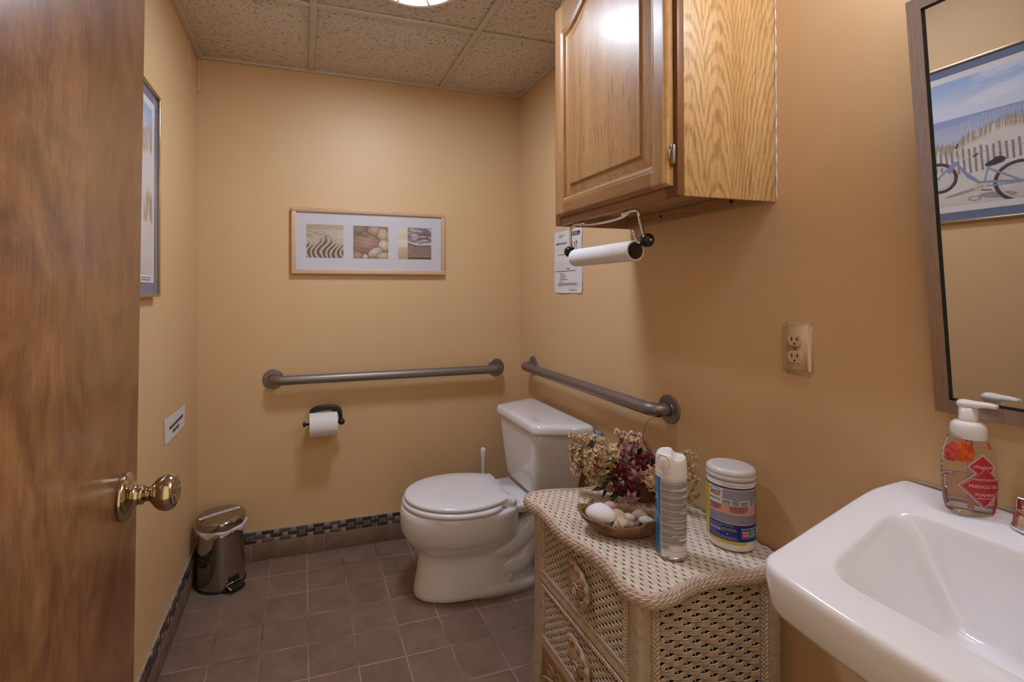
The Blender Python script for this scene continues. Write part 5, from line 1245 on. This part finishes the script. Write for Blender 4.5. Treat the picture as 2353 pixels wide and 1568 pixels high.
# ------------------------------------------------------------------ tilted mirror
MT = math.radians(5.55); MP = Vector((1.4927, -1.7545, .9767)); mu = Vector((-math.sin(MT), 0, math.cos(MT))); mn = Vector((-math.cos(MT), 0, -math.sin(MT))); ml = Vector((0, -1, 0))
MH, MW = .709, .462
t = thing('tilted_mirror', (W, MP.y-MW/2, .975), 'rectangular brushed metal framed mirror tilting forward from the wall over the sink', 'mirror')
def mpt(a, s_, d): return MP+ml*a+mu*s_+mn*d       # a along the wall, s up the glass, d towards the room
def mbox(mb, a0, a1, s0, s1, d0, d1, m=0):
    vs = [mpt(a, s_, d) for d in (d0, d1) for s_ in (s0, s1) for a in (a0, a1)]
    mb.add(vs, [(0,1,3,2),(4,6,7,5),(0,4,5,1),(2,3,7,6),(0,2,6,4),(1,5,7,3)], m, False)
mb = MB(); fw_ = .0205
mbox(mb, 0, MW, 0, fw_+.003, -.014, 0); mbox(mb, 0, MW, MH-fw_, MH, -.014, 0); mbox(mb, 0, fw_, fw_+.003, MH-fw_, -.014, 0); mbox(mb, MW-fw_, MW, fw_+.003, MH-fw_, -.014, 0)
obj('frame', mb, m_frame, t)
mb = MB(); g_ = .0042
for q in ((fw_, MW-fw_, fw_+.003, fw_+.003+g_), (fw_, MW-fw_, MH-fw_-g_, MH-fw_), (fw_, fw_+g_, fw_+.003, MH-fw_), (MW-fw_-g_, MW-fw_, fw_+.003, MH-fw_)): mbox(mb, *q, -.010, -.0025)
obj('gasket', mb, m_gasket, t)
mb = MB(); mbox(mb, fw_+g_, MW-fw_-g_, fw_+.003+g_, MH-fw_-g_, -.008, -.0030); obj('mirror_glass', mb, m_mirror, t)
mb = MB(); mbox(mb, fw_, MW-fw_, fw_, MH-fw_, -.0138, -.0102); obj('backing', mb, m_dark, t)
for y in (MP.y-.06, MP.y-MW+.06):
    mb = MB(); top_ = mpt(0, MH-.06, -.014); mb.tube([(top_.x, y, top_.z), (W-.0005, y, top_.z-.02)], .004, 8); obj('tilt_bracket', mb, m_frame, t)
    mb = MB(); mb.tube([(1.507, y, .9905), (W-.0005, y, .9905)], .005, 8); obj('tilt_bracket', mb, m_frame, t)

# ------------------------------------------------------------------ wall-hung sink
def zr(x): return float(np.interp(x, [1.06, 1.14, 1.38, 1.415, 1.445, 1.5127], [.776, .782, .8155, .8215, .8275, .8365]))
def rpoly(P, r, nc=9, ns=12):
    """rounded quadrilateral; every ring has the same number of points"""
    out = []; P = [Vector((a, b_, 0)) for a, b_ in P]; n = len(P); C_ = []
    for i in range(n):
        a, b_, c_ = P[i-1], P[i], P[(i+1) % n]; d1 = (a-b_).normalized(); d2 = (c_-b_).normalized(); C_.append((b_+d1*r[i], b_, b_+d2*r[i]))
    for i in range(n):
        s0, b_, s1 = C_[i]
        for k in range(nc+1):
            q = k/nc; out.append(s0*(1-q)**2+b_*(2*q*(1-q))+s1*q*q)
        nx_ = C_[(i+1) % n][0]
        for k in range(1, ns): out.append(s1.lerp(nx_, k/ns))
    return out
yC = -1.950
def sym(xf, yf, xb, yb): return [(xf, yf), (xb, yb), (xb, 2*yC-yb), (xf, 2*yC-yf)]
def off(P, c, e): return [p+(c-p).normalized()*e*(1.0) for p in P]
outer = rpoly(sym(1.098, -1.7435, 1.5115, -1.6965), (.036, .016, .016, .036))
for p in outer:
    if p.x < 1.13: p.x -= .016*max(0, 1-((p.y-yC)/.2)**2)*(1 if p.x < 1.11 else .3)
def insetP(P, e):
    out = []; n = len(P)
    for i in range(n):
        d = P[(i+1) % n]-P[i-1]; nn = Vector((d.y, -d.x, 0)); nn = nn.normalized() if nn.length > 1e-9 else Vector((0, 0, 0)); c_ = Vector((1.3, yC, 0))
        if nn.dot(c_-P[i]) < 0: nn = -nn
        out.append(P[i]+nn*e)
    return out
for p in outer:
    sy = 1 if p.y > yC else -1
    if abs(p.y-yC) > .19:
        base_ = float(np.interp(p.x, [1.098, 1.5115], [.2065, .2535])); want = float(np.interp(p.x, [1.09, 1.30, 1.39, 1.43, 1.5115], [.2065, .2425, .2580, .2610, .2535])); p.y = yC+(p.y-yC)*want/base_
inner = rpoly(sym(1.149, -1.800, 1.405, -1.742), (.055, .055, .055, .055))
floor_ = rpoly(sym(1.215, -1.872, 1.370, -1.850), (.05, .05, .05, .05))
def ringz(P, fz): return [(p.x, p.y, fz(p)) for p in P]
def lerpP(A, B, q): return [a.lerp(b_, q) for a, b_ in zip(A, B)]
rg_ = [ringz(insetP(outer, .060), lambda p: zr(p.x)-.088), ringz(insetP(outer, .020), lambda p: zr(p.x)-.0755), ringz(insetP(outer, .0115), lambda p: zr(p.x)-.0715), ringz(insetP(outer, .0065), lambda p: zr(p.x)-.062),
       ringz(insetP(outer, .0025), lambda p: zr(p.x)-.034), ringz(insetP(outer, .0003), lambda p: zr(p.x)-.018), ringz(outer, lambda p: zr(p.x)-.011), ringz(insetP(outer, .0015), lambda p: zr(p.x)-.005), ringz(insetP(outer, .005), lambda p: zr(p.x)-.0012), ringz(insetP(outer, .010), lambda p: zr(p.x)),
       ringz(lerpP(insetP(outer, .012), inner, .6), lambda p: zr(p.x)+.0002), ringz(inner, lambda p: zr(p.x)-.0005)]
for q, dz in ((.03, -.0008), (.06, -.0025), (.10, -.0058), (.16, -.0125), (.24, -.0225), (.36, -.039), (.50, -.0585), (.65, -.080), (.79, -.097), (.90, -.107), (1.0, -.112)):
    rg_.append(ringz(lerpP(inner, floor_, q), lambda p, dz=dz, q=q: (zr(p.x)+dz)*(1-q*q)+q*q*(.790-.112)))
cdr = Vector((1.30, yC, 0))
for q, dz in ((.35, .004), (.7, .007), (.95, .0085)): rg_.append(ringz(lerpP(floor_, [cdr]*len(floor_), q), lambda p, dz=dz: .678-dz))
t = thing('wall_sink', (W, yC, .70), 'white wall-hung porcelain sink with rising sides beside the wicker chest', 'sink')
mb = MB(); mb.rings(rg_, True, False, True); mb.lathe([(.03, 0), (.16, .03), (.20, .075), (.205, .11)], (1.31, yC, .615), seg=48, cap0=True, cap1=False, xs=.75, ys=.95)
obj('basin', mb, m_porc2, t)
mb = MB(); mb.lathe([(.022, .0), (.0225, .0018), (.019, .0028), (.016, .001), (.0001, .0005)], (1.30, yC, .6702), seg=32); obj('drain', mb, m_chrome, t)
mb = MB(); mb.tube([(W-.003, -1.700, .8370), (W-.0025, -1.73, .8378), (W-.0025, -1.95, .8380), (W-.003, -2.2, .838)], [.0008, .0018, .0018, .001], 8); obj('caulk', mb, m_caulk, t)
# faucet
t = thing('faucet', (1.466, yC, .832), 'chrome centreset faucet with round handle on the sink ledge', 'faucet')
def zl(x): return zr(x)+.0006
for s_ in (-1, 1):
    c_ = (1.470, yC-s_*.060*-1 if False else yC+s_*.062, zl(1.462)+.001)
    mb = MB(); mb.lathe([(.027, 0), (.0272, .004), (.0262, .0055), (.0255, .008), (.0235, .0215), (.0215, .0245), (.017, .0262), (.0001, .0268)], c_, seg=48); obj('handle_base', mb, m_chrome, t)
    mb = MB(); mb.lathe([(.012, .026), (.011, .032), (.0175, .040), (.019, .052), (.016, .058), (.0001, .060)], c_, seg=32) if s_ < 0 else mb.tube([Vector(c_)+Vector((0, 0, .026)), Vector(c_)+Vector((.004, -.012, .030)), Vector(c_)+Vector((.012, -.034, .036))], [.006, .0055, .005], 12); obj('handle', mb, m_chrome, t)
mb = MB(); mb.bbox((1.452, yC-.038, .832), (1.488, yC+.038, .843), .004); mb.tube(smooth_path([(1.472, yC, .84), (1.468, yC, .885), (1.445, yC, .910), (1.40, yC, .905), (1.362, yC, .885)]), [.015]*25 if False else .0125, 18); obj('spout', mb, m_chrome, t)
mb = MB(); mb.bbox((1.4935, -1.900, .8375), (1.5085, -1.853, .867), .003); o = obj('caulk_tray', mb, m_chrome, t, origin=None) if False else obj('back_splash_bar', mb, m_chrome, t)

# ------------------------------------------------------------------ foaming soap bottle
sc_ = Vector((1.4610, -1.8145, zl(1.455)+.0012)); t = thing('soap_dispenser', sc_, 'clear pump bottle of pink foaming hand soap with red diamond label on the sink ledge', 'soap dispenser')
fa = math.radians(-125); fd = Vector((math.cos(fa), math.sin(fa), 0)); e1 = Vector((-fd.y, fd.x, 0)); e1 = Vector((.819, -.574, 0))
BZ = [0, .002, .006, .020, .045, .075, .095, .112, .122, .130]; BA = [.024, .028, .0300, .0325, .0345, .0345, .0325, .0280, .0235, .0195]; BB = [.015, .018, .0195, .0215, .0235, .0240, .0235, .0215, .0195, .0180]
def bott(phi, z, o=0):
    a = float(np.interp(z, BZ, BA))+o; b_ = float(np.interp(z, BZ, BB))+o; return sc_+e1*(a*math.sin(phi))+fd*(b_*math.cos(phi))+Vector((0, 0, z))
gl = NT('clear_bottle_plastic'); gl.b.inputs['Transmission Weight'].default_value = 1; gl.b.inputs['IOR'].default_value = 1.12; m_clear = gl.set((.97, .94, .93), .04)
gq = NT('pink_liquid_soap'); gq.b.inputs['Transmission Weight'].default_value = .93; gq.b.inputs['IOR'].default_value = 1.15; m_liq = gq.set((.90, .77, .74), .03)
nph = 56
mb = MB(); mb.rings([[bott(2*PI*i/nph, z) for i in range(nph)] for z in np.concatenate([[0, .001, .002, .004, .006, .010], np.linspace(.016, .130, 26)])], True, True, True); obj('bottle', mb, m_clear, t)
mb = MB(); mb.rings([[bott(2*PI*i/nph, z, -.0016) for i in range(nph)] for z in np.concatenate([[.002, .004, .006, .010], np.linspace(.016, .0585, 10)])], True, True, True); obj('liquid', mb, m_liq, t)
mb = MB(); mb.tube([sc_+Vector((0, 0, .008)), sc_+Vector((.001, 0, .07)), sc_+Vector((0, 0, .125))], .0035, 10); obj('dip_tube', mb, m_liq, t)
top = sc_+Vector((0, 0, .1195))
mb = MB(); mb.lathe([(.0205, 0), (.0213, .001), (.0213, .017), (.0200, .0225), (.0165, .0262), (.0118, .0275)], top, seg=48, cap1=False); obj('collar', mb, m_white, t)
mb = MB(); mb.lathe([(.0116, .0262), (.0113, .0300), (.0113, .0490)], top, seg=36); 
hp = top+Vector((0, 0, .054)); sd = Vector((.12, -.99, 0)).normalized()
hu = Vector((0, 0, .002)); mb.tube([hp-sd*.0125, hp-sd*.0115, hp-sd*.007, hp, hp+sd*.010+hu*.3, hp+sd*.018+hu, hp+sd*.026+hu, hp+sd*.033+hu*.8], [.003, .0085, .0112, .0112, .0092, .0075, .0066, .0060], 20, flat=(.62, 1)); obj('pump_head', mb, m_white, t)
mb = MB(); mb.tube([hp+sd*.0328+hu*.8, hp+sd*.0338+hu*.8], .0038, 12, flat=(.7, 1)); obj('nozzle', mb, M('nozzle_cream', (.62, .50, .40), .5), t)
lb = lambda x, y, o=.0004: bott(x/.0345, y, o)
m_lred = M('label_brick_red', (.50, .018, .022), .4, nz=.04); m_lwh = M('label_print_white', (.74, .70, .68), .5, nz=.02)
def diamond(mb, fn, cx, cy_, hw_, hh, n=14):
    vs = []; fs = []
    for i in range(n+1):
        for j in range(n+1):
            u = (i/n-.5)*2; v = (j/n-.5)*2; vs.append(fn(cx+hw_*(u+v)/2, cy_+hh*(u-v)/2))
    for i in range(n):
        for j in range(n): a = i*(n+1)+j; fs.append((a, a+1, a+n+2, a+n+1))
    mb.add(vs, fs, 0, True)
lc, lz = .0075, .0475
mb = MB(); diamond(mb, lb, lc, lz, .0325, .0345); diamond(mb, lb, lc-.003, lz+.032, .0190, .0195); obj('label_border', mb, m_lwh, t)
mb = MB(); diamond(mb, lambda x, y: lb(x, y, .0007), lc, lz, .0308, .0328); diamond(mb, lambda x, y: lb(x, y, .00055), lc-.003, lz+.032, .0175, .0180)
put_rect(mb, lambda x, y: lb(x, y, .0003), .026, .034, .004, .060, nx=4, ny=10); obj('label_red', mb, m_lred, t)
f5 = lambda x, y: lb(x, y, .0010)
mb = MB(); put_text(mb, 'MOISTURIZING', .0047, f5, (lc+.001, lz+.0125)); put_text(mb, 'MANGO ROSE', .0074, f5, (lc+.0035, lz+.0015))
put_text(mb, 'FOAMING', .0066, f5, (lc+.001, lz-.0115), spacing=.9); put_text(mb, 'HAND SOAP', .0040, f5, (lc+.001, lz-.0170)); put_text(mb, 'Wegmans', .0070, f5, (lc-.002, lz+.0325), shear=.3)
for s1_, s2_ in (((-1, 0), (0, 1)), ((-1, 0), (0, -1)), ((0, -1), (1, 0)), ((0, 1), (1, 0))):
    mb.tube([f5(lc+.0283*(s1_[0]+(s2_[0]-s1_[0])*k/8), lz+.0302*(s1_[1]+(s2_[1]-s1_[1])*k/8)) for k in range(9)], .00022, 4)
obj('label_lettering', mb, m_lwh, t)
mb = MB(); put_text(mb, '10 FL OZ (295 mL)', .0036, f5, (lc+.002, .0065)); obj('volume_print', mb, m_ink, t)
def blob(name, cx, cy_, a, b_, mat, o=.0004, n=28, rag=0):
    mb = MB(); rs = [[lb(cx+a*q*(1+rag*math.sin(5*2*PI*i/n))*math.cos(2*PI*i/n), cy_+b_*q*(1+rag*math.sin(5*2*PI*i/n))*math.sin(2*PI*i/n), o) for i in range(n)] for q in (1, .66, .33, .02)]; mb.rings(rs, True, False, True); return obj(name, mb, mat, t)
m_mango = petalmat('mango_print', (.50, .045, .012), (.66, .16, .02)); m_rosep = petalmat('rose_print', (.42, .02, .03), (.62, .11, .09))
blob('mango_print', -.0215, .101, .0165, .0165, m_mango); blob('rose_print', -.0375, .097, .0125, .0150, m_rosep, .0007, rag=.08); blob('petal_print', .0300, .014, .0075, .012, m_rosep, .0009, rag=.10); blob('petal_print', .020, .112, .0045, .006, m_mango, .0005)
